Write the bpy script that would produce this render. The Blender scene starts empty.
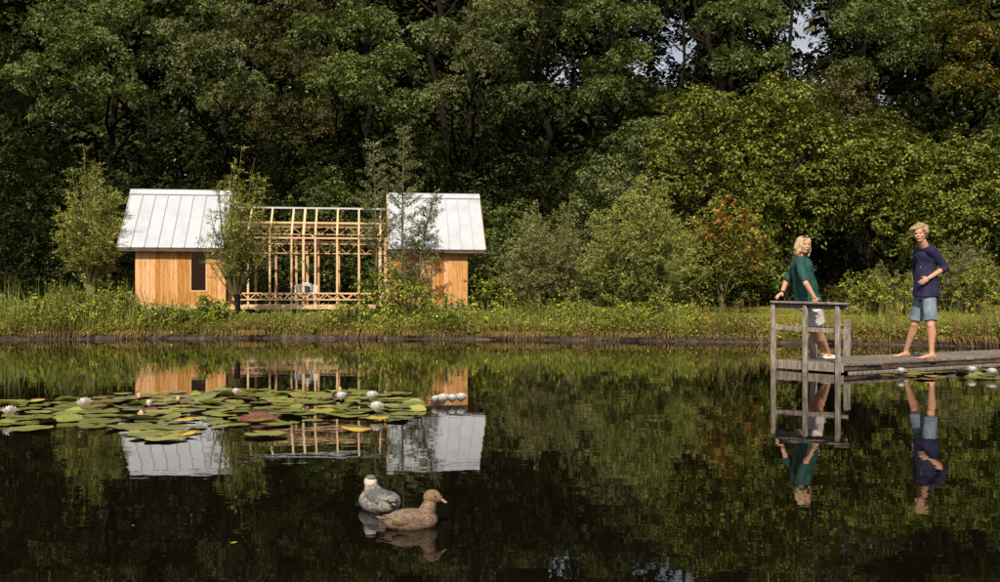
import bpy, bmesh, math, random
import numpy as np
from mathutils import Vector, Matrix, Euler, Quaternion, noise

random.seed(7)
RNG = np.random.default_rng(7)
S = bpy.context.scene
COL = S.collection
R = math.radians

# ------------------------------------------------------------------ camera
cam_d = bpy.data.cameras.new('camera')
cam = bpy.data.objects.new('camera', cam_d)
COL.objects.link(cam)
cam.location = (0, 0, 0.9)
cam.rotation_euler = (R(90), 0, 0)
cam_d.lens = 36.0
cam_d.sensor_width = 36.0
cam_d.shift_y = 0.012
cam_d.clip_start = 0.05
cam_d.clip_end = 3000
S.camera = cam

# ------------------------------------------------------------------ sky, sun, exposure
SUN_ELEV, SUN_AZ = 41.0, 191.0       # azimuth clockwise from +Y: behind the camera, a little to the left
w = bpy.data.worlds.new('World')
S.world = w
w.use_nodes = True
wn, wl = w.node_tree.nodes, w.node_tree.links
wn.clear()
sky = wn.new('ShaderNodeTexSky')
sky.sky_type = 'NISHITA'
sky.sun_disc = False
sky.sun_elevation = R(SUN_ELEV)
sky.sun_rotation = R(SUN_AZ)
sky.dust_density = 2.0
bg = wn.new('ShaderNodeBackground')
bg.inputs[1].default_value = 0.055
wo = wn.new('ShaderNodeOutputWorld')
# thin white cloud mixed into the sky
tc = wn.new('ShaderNodeTexCoord')
nz = wn.new('ShaderNodeTexNoise'); nz.inputs['Scale'].default_value = 2.2; nz.inputs['Detail'].default_value = 6
cr = wn.new('ShaderNodeValToRGB'); cr.color_ramp.elements[0].position = 0.42; cr.color_ramp.elements[1].position = 0.66
mx = wn.new('ShaderNodeMix'); mx.data_type = 'RGBA'
mx.inputs[7].default_value = (15, 15, 15.8, 1)
mp = wn.new('ShaderNodeMapping'); mp.inputs['Scale'].default_value = (1, 1, 2.6)
wl.new(tc.outputs['Generated'], mp.inputs[0]); wl.new(mp.outputs[0], nz.inputs['Vector'])
wl.new(nz.outputs[0], cr.inputs[0]); wl.new(cr.outputs[0], mx.inputs[0])
wl.new(sky.outputs[0], mx.inputs[6]); wl.new(mx.outputs[2], bg.inputs[0])
wl.new(bg.outputs[0], wo.inputs[0])

sun_d = bpy.data.lights.new('sun', 'SUN')
sun_d.energy = 4.8
sun_d.angle = R(0.5)
sun_d.color = (1.0, 0.87, 0.68)
sun = bpy.data.objects.new('sun', sun_d)
COL.objects.link(sun)
_az, _el = R(SUN_AZ), R(SUN_ELEV)
_to = Vector((math.sin(_az) * math.cos(_el), math.cos(_az) * math.cos(_el), math.sin(_el)))
sun.rotation_euler = _to.to_track_quat('Z', 'Y').to_euler()
sun.location = _to * 60

S.view_settings.view_transform = 'Standard'
S.view_settings.look = 'None'
S.view_settings.exposure = 0.12
S.view_settings.gamma = 1.0
S.render.engine = 'CYCLES'
cy = S.cycles
cy.max_bounces = 6; cy.diffuse_bounces = 2; cy.glossy_bounces = 3
cy.transmission_bounces = 3; cy.transparent_max_bounces = 12
cy.caustics_reflective = False; cy.caustics_refractive = False
cy.use_denoising = True
cy.sample_clamp_indirect = 4.0

# ------------------------------------------------------------------ helpers
def P(x, y, D):
    """a point seen at (x, y) of the photograph, D metres away"""
    return Vector(((x - 500) / 1000 * D, D, 0.9 + (303 - y) / 1000 * D))

def tag(o, label=None, cat=None, group=None, kind=None):
    if label: o['label'] = label
    if cat: o['category'] = cat
    if group: o['group'] = group
    if kind: o['kind'] = kind
    return o

def empty(name, loc, rz=0.0):
    o = bpy.data.objects.new(name, None)
    COL.objects.link(o)
    o.location = loc
    o.rotation_euler = (0, 0, rz)
    o.empty_display_size = 0.2
    return o

def link(name, me, parent=None, mat=None, loc=None):
    o = bpy.data.objects.new(name, me)
    COL.objects.link(o)
    if mat is not None and not me.materials:
        me.materials.append(mat)
    if parent is not None:
        o.parent = parent
    if loc is not None:
        o.location = loc
    return o

def fast_mesh(name, V, F, mat=None, smooth=False):
    """V (n,3) float, F (m,k) int, all faces with k corners"""
    me = bpy.data.meshes.new(name)
    V = np.ascontiguousarray(V, dtype=np.float32); F = np.ascontiguousarray(F, dtype=np.int32)
    me.vertices.add(len(V)); me.vertices.foreach_set('co', V.ravel())
    m, k = F.shape
    me.loops.add(m * k); me.loops.foreach_set('vertex_index', F.ravel())
    me.polygons.add(m); me.polygons.foreach_set('loop_start', np.arange(0, m * k, k, dtype=np.int32))
    me.polygons.foreach_set('loop_total', np.full(m, k, dtype=np.int32))
    if smooth: me.polygons.foreach_set('use_smooth', np.ones(m, dtype=bool))
    me.update(calc_edges=True)
    if mat: me.materials.append(mat)
    return me

class MB:
    """collects simple solids into one mesh"""
    def __init__(s): s.v = []; s.f = []
    def add(s, vs, fs):
        b = len(s.v); s.v += [tuple(v) for v in vs]; s.f += [tuple(i + b for i in f) for f in fs]
    def box(s, x0, x1, y0, y1, z0, z1):
        s.add([(x0,y0,z0),(x1,y0,z0),(x1,y1,z0),(x0,y1,z0),(x0,y0,z1),(x1,y0,z1),(x1,y1,z1),(x0,y1,z1)],
              [(0,3,2,1),(4,5,6,7),(0,1,5,4),(1,2,6,5),(2,3,7,6),(3,0,4,7)])
    def beam(s, a, b, w, h, up=(0,0,1)):
        a = Vector(a); b = Vector(b); d = (b - a).normalized(); up = Vector(up)
        sd = d.cross(up)
        if sd.length < 1e-4: sd = d.cross(Vector((1,0,0)))
        sd.normalize(); u = sd.cross(d).normalized()
        vs = []
        for p in (a, b):
            for i, j in ((-1,-1),(1,-1),(1,1),(-1,1)):
                vs.append(p + sd * (i * w / 2) + u * (j * h / 2))
        s.add(vs, [(0,3,2,1),(4,5,6,7),(0,1,5,4),(1,2,6,5),(2,3,7,6),(3,0,4,7)])
    def tube(s, pts, rad, n=6, caps=True):
        pts = [Vector(p) for p in pts]; m = len(pts); vs = []; fs = []
        ref = Vector((0.13, 0.9, 0.21))
        for i, p in enumerate(pts):
            d = (pts[min(i+1, m-1)] - pts[max(i-1, 0)])
            d = d.normalized() if d.length > 1e-6 else Vector((0,0,1))
            a = d.cross(ref)
            if a.length < .05: a = d.cross(Vector((1,0,0)))
            a.normalize(); b = d.cross(a)
            for k in range(n):
                t = 2 * math.pi * k / n
                vs.append(p + (a * math.cos(t) + b * math.sin(t)) * rad[i])
        for i in range(m - 1):
            for k in range(n):
                k2 = (k + 1) % n
                fs.append((i*n+k, i*n+k2, (i+1)*n+k2, (i+1)*n+k))
        if caps:
            fs.append(tuple(range(n))[::-1]); fs.append(tuple((m-1)*n+k for k in range(n)))
        s.add(vs, fs)
    def build(s, name, mat, parent=None, smooth=False, bevel=0):
        me = bpy.data.meshes.new(name)
        me.from_pydata([tuple(v) for v in s.v], [], s.f)
        if smooth: me.polygons.foreach_set('use_smooth', [True] * len(me.polygons))
        me.materials.append(mat); me.update()
        o = link(name, me, parent)
        if bevel:
            b = o.modifiers.new('bevel', 'BEVEL'); b.width = bevel; b.segments = 1; b.limit_method = 'ANGLE'
        return o

# ------------------------------------------------------------------ materials
def new_mat(name):
    m = bpy.data.materials.new(name); m.use_nodes = True
    n = m.node_tree.nodes; l = m.node_tree.links; n.clear()
    out = n.new('ShaderNodeOutputMaterial')
    return m, n, l, out

def ramp(n, cols, pos=None, interp='LINEAR'):
    r = n.new('ShaderNodeValToRGB'); e = r.color_ramp.elements
    r.color_ramp.interpolation = interp
    k = len(cols)
    pos = pos or [i / (k - 1) for i in range(k)]
    while len(e) < k: e.new(0.5)
    for i, c in enumerate(cols):
        e[i].position = pos[i]; e[i].color = (*c, 1)
    return r

def leaf_mat(name, cols, pos=None, trans=0.24, gloss=0.015, rough=0.42, tcol=(1.15, 1.2, .55), vary=1):
    m, n, l, out = new_mat(name)
    g = n.new('ShaderNodeNewGeometry')
    rp = ramp(n, cols, pos)
    tcn = n.new('ShaderNodeTexCoord')
    ns = n.new('ShaderNodeTexNoise'); ns.inputs['Scale'].default_value = 0.7; ns.inputs['Detail'].default_value = 2
    l.new(tcn.outputs['Object'], ns.inputs['Vector'])
    hs = n.new('ShaderNodeHueSaturation')
    mr = n.new('ShaderNodeMapRange'); mr.inputs[1].default_value = .3; mr.inputs[2].default_value = .7
    mr.inputs[3].default_value = 1 - .3 * vary; mr.inputs[4].default_value = 1 + .3 * vary
    l.new(ns.outputs[0], mr.inputs[0]); l.new(mr.outputs[0], hs.inputs['Value'])
    l.new(g.outputs['Random Per Island'], rp.inputs[0]); l.new(rp.outputs[0], hs.inputs['Color'])
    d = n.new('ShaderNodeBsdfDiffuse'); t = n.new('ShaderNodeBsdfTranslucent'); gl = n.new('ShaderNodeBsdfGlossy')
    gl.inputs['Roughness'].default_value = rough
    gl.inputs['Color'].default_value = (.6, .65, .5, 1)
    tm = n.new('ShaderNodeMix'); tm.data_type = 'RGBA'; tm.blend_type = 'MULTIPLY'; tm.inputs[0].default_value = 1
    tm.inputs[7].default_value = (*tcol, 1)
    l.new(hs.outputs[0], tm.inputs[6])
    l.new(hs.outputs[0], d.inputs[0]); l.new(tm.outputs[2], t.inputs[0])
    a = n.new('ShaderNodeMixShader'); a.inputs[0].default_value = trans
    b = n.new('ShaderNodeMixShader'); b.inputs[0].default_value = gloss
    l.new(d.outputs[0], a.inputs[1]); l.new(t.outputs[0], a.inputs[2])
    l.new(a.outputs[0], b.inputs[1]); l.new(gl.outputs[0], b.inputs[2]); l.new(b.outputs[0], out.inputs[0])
    return m

def surf_mat(name, cols, scale=8.0, stretch=(1, 1, 1), rough=0.7, bump=0.2, bdist=0.01, detail=6, var=0.0, metal=0.0,
             spec=0.4, pos=None, fine=0.0, sat=0.0, coat=0.0):
    """noise coloured Principled surface; var = change of value from object to object"""
    m, n, l, out = new_mat(name)
    p = n.new('ShaderNodeBsdfPrincipled'); l.new(p.outputs[0], out.inputs[0])
    tcn = n.new('ShaderNodeTexCoord'); mpn = n.new('ShaderNodeMapping'); mpn.inputs['Scale'].default_value = stretch
    l.new(tcn.outputs['Object'], mpn.inputs[0])
    src = mpn.outputs[0]
    oi = n.new('ShaderNodeObjectInfo')
    if var > 0:
        ad = n.new('ShaderNodeVectorMath'); ad.operation = 'MULTIPLY_ADD'
        ad.inputs[1].default_value = (1, 1, 1)
        cb = n.new('ShaderNodeCombineXYZ')
        mm = n.new('ShaderNodeMath'); mm.operation = 'MULTIPLY'; mm.inputs[1].default_value = 40
        l.new(oi.outputs['Random'], mm.inputs[0])
        for i in range(3): l.new(mm.outputs[0], cb.inputs[i])
        l.new(src, ad.inputs[0]); l.new(cb.outputs[0], ad.inputs[2]); src = ad.outputs[0]
    ns = n.new('ShaderNodeTexNoise'); ns.inputs['Scale'].default_value = scale; ns.inputs['Detail'].default_value = detail
    ns.inputs['Roughness'].default_value = .62
    l.new(src, ns.inputs['Vector'])
    rp = ramp(n, cols, pos or [0.3 + 0.4 * i / (len(cols) - 1) for i in range(len(cols))])
    l.new(ns.outputs[0], rp.inputs[0])
    c = rp.outputs[0]
    if var > 0:
        hs = n.new('ShaderNodeHueSaturation')
        mr = n.new('ShaderNodeMapRange'); mr.inputs[3].default_value = 1 - var; mr.inputs[4].default_value = 1 + var
        l.new(oi.outputs['Random'], mr.inputs[0]); l.new(mr.outputs[0], hs.inputs['Value'])
        if sat:
            mr2 = n.new('ShaderNodeMapRange'); mr2.inputs[3].default_value = 1 + sat; mr2.inputs[4].default_value = 1 - sat
            l.new(oi.outputs['Random'], mr2.inputs[0]); l.new(mr2.outputs[0], hs.inputs['Saturation'])
        l.new(c, hs.inputs['Color']); c = hs.outputs[0]
    l.new(c, p.inputs['Base Color'])
    p.inputs['Roughness'].default_value = rough; p.inputs['Metallic'].default_value = metal
    p.inputs['Specular IOR Level'].default_value = spec
    if coat: p.inputs['Coat Weight'].default_value = coat
    if bump > 0:
        b = n.new('ShaderNodeBump'); b.inputs['Strength'].default_value = bump; b.inputs['Distance'].default_value = bdist
        l.new(ns.outputs[0], b.inputs['Height']); l.new(b.outputs[0], p.inputs['Normal'])
    return m

M = {}
M['larch'] = surf_mat('larch cladding', [(.40,.165,.055), (.63,.315,.118), (.72,.41,.18)], 5, (6, 6, .7), .6, .25, .004, var=.26, sat=.14)
M['pine'] = surf_mat('planed pine', [(.60,.39,.21), (.80,.58,.37)], 6, (5, 5, 1), .6, .2, .003, var=.10)
M['redwood'] = surf_mat('reddish timber', [(.44,.25,.13), (.62,.38,.22)], 6, (5, 5, 1), .6, .2, .003, var=.12)
M['roof'] = surf_mat('zinc white roof', [(.40,.435,.50), (.485,.52,.58), (.53,.565,.625)], 1.6, (1, 1, 1), .45, .04, .01, var=.025)
M['seam'] = surf_mat('zinc seam', [(.40,.42,.45), (.50,.52,.56)], 3, (1,1,1), .5, .05, .003)
M['deck'] = surf_mat('weathered deck', [(.07,.058,.047), (.17,.14,.115), (.36,.31,.26)], 7, (1, 8, 2), .85, .5, .006, var=.22)
M['rail'] = surf_mat('weathered rail', [(.12,.098,.08), (.26,.22,.185), (.44,.39,.34)], 9, (3, 3, .7), .85, .5, .005, var=.12)
M['darkwood'] = surf_mat('dark wet timber', [(.035,.022,.016), (.09,.06,.045), (.16,.11,.08)], 5, (1,1,4), .7, .5, .01, var=.15)
M['edging'] = surf_mat('bank boards', [(.02,.014,.012), (.065,.048,.042), (.19,.15,.13)], 3, (1.5,1,7), .8, .6, .02, var=.2)
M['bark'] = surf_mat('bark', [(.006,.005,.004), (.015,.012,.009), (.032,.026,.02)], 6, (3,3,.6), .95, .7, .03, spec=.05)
M['bark_pale'] = surf_mat('pale bark', [(.07,.05,.035), (.15,.11,.08), (.22,.17,.12)], 8, (3,3,.8), .9, .6, .02)
M['twig'] = surf_mat('twigs', [(.10,.085,.035), (.17,.15,.06)], 8, (1,1,1), .8, 0, .01)
M['stone'] = surf_mat('grey concrete', [(.16,.14,.12), (.27,.25,.22), (.36,.33,.30)], 7, (1,1,1), .9, .5, .01)
M['white_plastic'] = surf_mat('white moulded chair', [(.70,.70,.68), (.80,.80,.78)], 5, (1,1,1), .4, .02, .003)
M['dark_cloth'] = surf_mat('dark cushion', [(.03,.03,.035), (.06,.06,.06)], 20, (1,1,1), .9, .2, .003)

def glass_mat():
    m, n, l, out = new_mat('window glass')
    t = n.new('ShaderNodeBsdfTransparent'); t.inputs[0].default_value = (.93,.95,.95,1)
    g = n.new('ShaderNodeBsdfGlossy'); g.inputs['Roughness'].default_value = .01
    f = n.new('ShaderNodeFresnel'); f.inputs[0].default_value = 1.18
    mxs = n.new('ShaderNodeMixShader')
    l.new(f.outputs[0], mxs.inputs[0]); l.new(t.outputs[0], mxs.inputs[1]); l.new(g.outputs[0], mxs.inputs[2]); l.new(mxs.outputs[0], out.inputs[0])
    return m
M['glass'] = glass_mat()

# leaf colours
M['lf_oak'] = leaf_mat('oak leaves', [(.038,.06,.017), (.088,.125,.034), (.155,.188,.058), (.22,.24,.08)])
M['lf_maple'] = leaf_mat('maple leaves', [(.05,.07,.024), (.105,.135,.048), (.17,.195,.078), (.23,.24,.10)])
M['lf_shade'] = leaf_mat('shade-darkened understorey leaves', [(.012,.020,.007), (.025,.037,.011), (.042,.055,.016), (.075,.070,.02)])  # shade of the deep wood and crown gaps put into the leaf colour
M['lf_horn'] = leaf_mat('hornbeam leaves', [(.040,.068,.013), (.098,.134,.024), (.175,.196,.037), (.31,.29,.055)])
M['lf_brown'] = leaf_mat('browning leaves', [(.05,.065,.02), (.085,.095,.03), (.125,.105,.045), (.16,.11,.055)])
M['lf_autumn'] = leaf_mat('autumn flecked leaves', [(.05,.068,.012), (.09,.105,.018), (.13,.12,.022), (.26,.13,.025), (.40,.24,.03)], [0,.5,.85,.93,1])
M['lf_willow'] = leaf_mat('willow leaves', [(.10,.125,.024), (.195,.215,.04), (.30,.30,.06), (.42,.37,.085)], gloss=.05)
M['lf_wgreen'] = leaf_mat('fresh willow leaves', [(.09,.125,.02), (.19,.225,.045), (.29,.31,.075), (.38,.36,.11)], gloss=.04)
M['lf_grey'] = leaf_mat('grey willow leaves', [(.07,.09,.034), (.135,.155,.06), (.20,.215,.09), (.27,.26,.12)], gloss=.05)
M['lf_olive'] = leaf_mat('olive willow leaves', [(.09,.105,.038), (.175,.19,.068), (.26,.26,.10), (.32,.28,.12)])
M['lf_guelder'] = leaf_mat('guelder leaves', [(.09,.135,.02), (.18,.215,.035), (.29,.255,.05), (.46,.25,.06), (.48,.17,.06)], [0,.45,.68,.85,1])
M['lf_weed'] = leaf_mat('weed leaves', [(.07,.11,.014), (.155,.205,.024), (.27,.30,.034), (.48,.44,.055)], gloss=.05)
M['grass'] = leaf_mat('bank grass', [(.11,.13,.022), (.19,.205,.035), (.27,.25,.05), (.36,.25,.08)], gloss=.03)
M['dry'] = leaf_mat('dry grass', [(.11,.07,.03), (.21,.135,.055), (.30,.20,.085), (.20,.19,.045)], gloss=.02, tcol=(1.1,.9,.6))
M['lawn'] = leaf_mat('lawn blades', [(.20,.22,.025), (.30,.315,.035), (.40,.395,.05)], gloss=.03)
M['reed'] = leaf_mat('reed blades', [(.13,.17,.03), (.22,.25,.05), (.32,.32,.09)], gloss=.06)

# ------------------------------------------------------------------ terrain
_SX = [-60, -34, -26, -20, -12.2, -9.5, -5.9, -2.5, 2.4, 6.75, 10, 12.5, 15, 18, 20.5, 23, 60]
_SY = [3.5, 4.0, 14, 22.5, 24.3, 25.1, 25.6, 25.0, 24.0, 22.5, 20.6, 18.9, 17, 12, 7, 3.5, 3.5]
def shore(x):
    x = np.asarray(x, dtype=float)
    k = np.linspace(-1.2, 1.2, 7)
    return sum(np.interp(x + a, _SX, _SY) for a in k) / 7

def sstep(a, b, x):
    t = np.clip((x - a) / (b - a), 0, 1); return t * t * (3 - 2 * t)

def v_of(x, y):
    """pond coordinate: 24 at the far shore"""
    ys = shore(x); x = np.asarray(x, float); y = np.asarray(y, float)
    vi = y * 24 / ys
    d = ys - 24
    # y = v + d*(80-v)/56 for v in 24..80
    vo = (y - d * 80 / 56) / (1 - d / 56)
    return np.where(y <= ys, vi, np.where(y < 80, vo, y))

def _hv(v, x, y):
    t = v - 24
    z = .10 + .20 * sstep(0, .9, t) + .26 * sstep(.8, 4.5, t) + .24 * sstep(4, 11, t) + .5 * sstep(14, 60, t)
    lump = .035 * np.sin(x * 1.7 + 1) * np.sin(y * 1.3) + .02 * np.sin(x * 4.1) * np.cos(y * 3.3 + x)
    z = z + lump * sstep(.3, 2, t)
    near = -.7 + .95 * sstep(1.1, .5, v)
    near = near + .3 * sstep(0, -8, v)
    return np.where(t < 0.0, near, z)

def gz(x, y): return _hv(v_of(x, y), np.asarray(x, float), np.asarray(y, float))

def build_ground():
    xs = np.concatenate([-np.geomspace(600, 17, 22), np.arange(-16.5, 18.6, .3), np.geomspace(19, 600, 22)])
    vs = np.concatenate([-np.geomspace(500, 2, 14), [-1, 0, .4, .55, .7, .85, 1.0, 1.15, 2, 5, 10, 16, 20, 22, 23.5, 23.93, 23.985],
                         [24.0, 24.15, 24.3, 24.5], np.arange(24.75, 40, .3), np.geomspace(41, 80, 20), np.geomspace(90, 1500, 12)])
    X, Vv = np.meshgrid(xs, vs)
    ys = shore(X); d = ys - 24
    Y = np.where(Vv <= 0, Vv, np.where(Vv <= 24, Vv * ys / 24, np.where(Vv < 80, Vv + d * (80 - Vv) / 56, Vv)))
    Z = _hv(Vv, X, Y)
    V = np.stack([X, Y, Z], -1).reshape(-1, 3)
    nx, nv = len(xs), len(vs)
    i = np.arange(nv - 1)[:, None] * nx + np.arange(nx - 1)[None, :]
    F = np.stack([i, i + 1, i + nx + 1, i + nx], -1).reshape(-1, 4)
    m, n, l, out = new_mat('ground'); at = n.new('ShaderNodeAttribute'); at.attribute_name = 'soil'
    p = n.new('ShaderNodeBsdfPrincipled'); l.new(p.outputs[0], out.inputs[0]); p.inputs['Roughness'].default_value = .95
    p.inputs['Specular IOR Level'].default_value = .1
    t = n.new('ShaderNodeTexCoord')
    n1 = n.new('ShaderNodeTexNoise'); n1.inputs['Scale'].default_value = 1.3; n1.inputs['Detail'].default_value = 8
    n2 = n.new('ShaderNodeTexNoise'); n2.inputs['Scale'].default_value = 14; n2.inputs['Detail'].default_value = 6
    l.new(t.outputs['Object'], n1.inputs['Vector']); l.new(t.outputs['Object'], n2.inputs['Vector'])
    g = ramp(n, [(.07,.075,.018), (.13,.14,.03), (.18,.18,.04)], [.3,.5,.7]); l.new(n2.outputs[0], g.inputs[0])
    s = ramp(n, [(.022,.016,.010), (.05,.037,.022), (.09,.065,.035)], [.3,.5,.72]); l.new(n2.outputs[0], s.inputs[0])
    sx = n.new('ShaderNodeSeparateXYZ'); l.new(t.outputs['Object'], sx.inputs[0])
    ad = n.new('ShaderNodeMath'); ad.operation = 'MULTIPLY_ADD'; ad.inputs[1].default_value = 3.0
    l.new(n1.outputs[0], ad.inputs[0]); l.new(sx.outputs['Y'], ad.inputs[2])
    mr = n.new('ShaderNodeMapRange'); mr.inputs[1].default_value = 32.0; mr.inputs[2].default_value = 34.5
    l.new(ad.outputs[0], mr.inputs[0])
    mxm = n.new('ShaderNodeMath'); mxm.operation = 'MAXIMUM'; l.new(mr.outputs[0], mxm.inputs[0]); l.new(at.outputs['Fac'], mxm.inputs[1])
    mxx = n.new('ShaderNodeMix'); mxx.data_type = 'RGBA'
    l.new(mxm.outputs[0], mxx.inputs[0]); l.new(g.outputs[0], mxx.inputs[6]); l.new(s.outputs[0], mxx.inputs[7])
    l.new(mxx.outputs[2], p.inputs['Base Color'])
    b = n.new('ShaderNodeBump'); b.inputs['Strength'].default_value = .7; b.inputs['Distance'].default_value = .04
    l.new(n2.outputs[0], b.inputs['Height']); l.new(b.outputs[0], p.inputs['Normal'])
    me = fast_mesh('ground', V, F, m, True)
    a = me.attributes.new('soil', 'FLOAT', 'POINT'); a.data.foreach_set('value', sstep(25.2, 24.3, Vv).astype(np.float32).ravel())
    o = link('ground', me); tag(o, kind='structure')

def build_water():
    xs = np.linspace(-60, 60, 61)
    ts = np.linspace(0, 1, 13)
    X, T = np.meshgrid(xs, ts)
    Y = .3 + T * (shore(X) + .012 - .3)
    V = np.stack([X, Y, np.zeros_like(X)], -1).reshape(-1, 3)
    nx = len(xs); i = np.arange(len(ts) - 1)[:, None] * nx + np.arange(nx - 1)[None, :]
    F = np.stack([i, i + 1, i + nx + 1, i + nx], -1).reshape(-1, 4)
    m, n, l, out = new_mat('pond water')
    p = n.new('ShaderNodeBsdfPrincipled'); l.new(p.outputs[0], out.inputs[0])
    p.inputs['Base Color'].default_value = (.0045, .0036, .002, 1)
    p.inputs['Roughness'].default_value = .012
    p.inputs['IOR'].default_value = 1.34
    t = n.new('ShaderNodeTexCoord')
    m1 = n.new('ShaderNodeMapping'); m1.inputs['Scale'].default_value = (1.0, 1.6, 1)
    l.new(t.outputs['Object'], m1.inputs[0])
    n1 = n.new('ShaderNodeTexNoise'); n1.inputs['Scale'].default_value = 1.6; n1.inputs['Detail'].default_value = 2
    n2 = n.new('ShaderNodeTexNoise'); n2.inputs['Scale'].default_value = 9.0; n2.inputs['Detail'].default_value = 2
    l.new(m1.outputs[0], n1.inputs['Vector']); l.new(m1.outputs[0], n2.inputs['Vector'])
    b1 = n.new('ShaderNodeBump'); b1.inputs['Strength'].default_value = 1; b1.inputs['Distance'].default_value = .0012
    b2 = n.new('ShaderNodeBump'); b2.inputs['Strength'].default_value = 1; b2.inputs['Distance'].default_value = .00014
    l.new(n1.outputs[0], b1.inputs['Height']); l.new(n2.outputs[0], b2.inputs['Height'])
    l.new(b1.outputs[0], b2.inputs['Normal']); l.new(b2.outputs[0], p.inputs['Normal'])
    o = link('water', fast_mesh('water', V, F, m, True)); tag(o, kind='structure')

build_ground(); build_water()

# timber edging along the far bank: board after board
def build_edging():
    root = empty('bank_edging', (0, float(shore(0)), 0)); tag(root, kind='structure')
    x = -15.0; k = 0; r = random.Random(3)
    while x < 14.0:
        L = r.uniform(1.7, 2.9); x1 = x + L - .02
        mb = MB(); top = .060 + r.uniform(-.03, .02)
        nseg = 5; vs = []; fs = []
        for i in range(nseg + 1):
            xx = x + (x1 - x) * i / nseg; yy = float(shore(xx)) - .02 + r.uniform(-.006, .006); tz = top + r.uniform(-.012, .012)
            vs += [(xx, yy, -.3), (xx, yy, tz), (xx, yy + .06, tz - .004), (xx, yy + .06, -.3)]
        for i in range(nseg):
            a = i * 4; b = a + 4
            fs += [(a, b, b+1, a+1), (a+1, b+1, b+2, a+2), (a+2, b+2, b+3, a+3)]
        fs += [(0, 1, 2, 3), (nseg*4+3, nseg*4+2, nseg*4+1, nseg*4)]
        mb.add([(vx, vy - root.location.y, vz) for vx, vy, vz in vs], fs); mb.build('board', M['edging'], root)
        x += L; k += 1
build_edging()

# concrete outlet block set in the bank
def build_block():
    c = P(599, 338, 24.22); mb = MB()
    root = empty('concrete_block', (c.x, c.y, .13)); tag(root, 'pale grey concrete block set in the grassy bank at the waterline', 'block')
    mb.box(-.21, .02, -.12, .4, -.1, .16); mb.build('slab', M['stone'], root, bevel=.012)
    mb = MB(); mb.box(.03, .20, -.115, .4, -.1, .145); mb.build('slab', M['stone'], root, bevel=.012)
build_block()

# ------------------------------------------------------------------ the house
HX, HY, HZ = -11.14, 30.2, 0.58
UX, UY = .991, .134
def s_of(px, r):
    q = (px - 500) / 1000
    return (-(HX + .134 * r) + q * (HY - .991 * r)) / (UX - q * UY)

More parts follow.
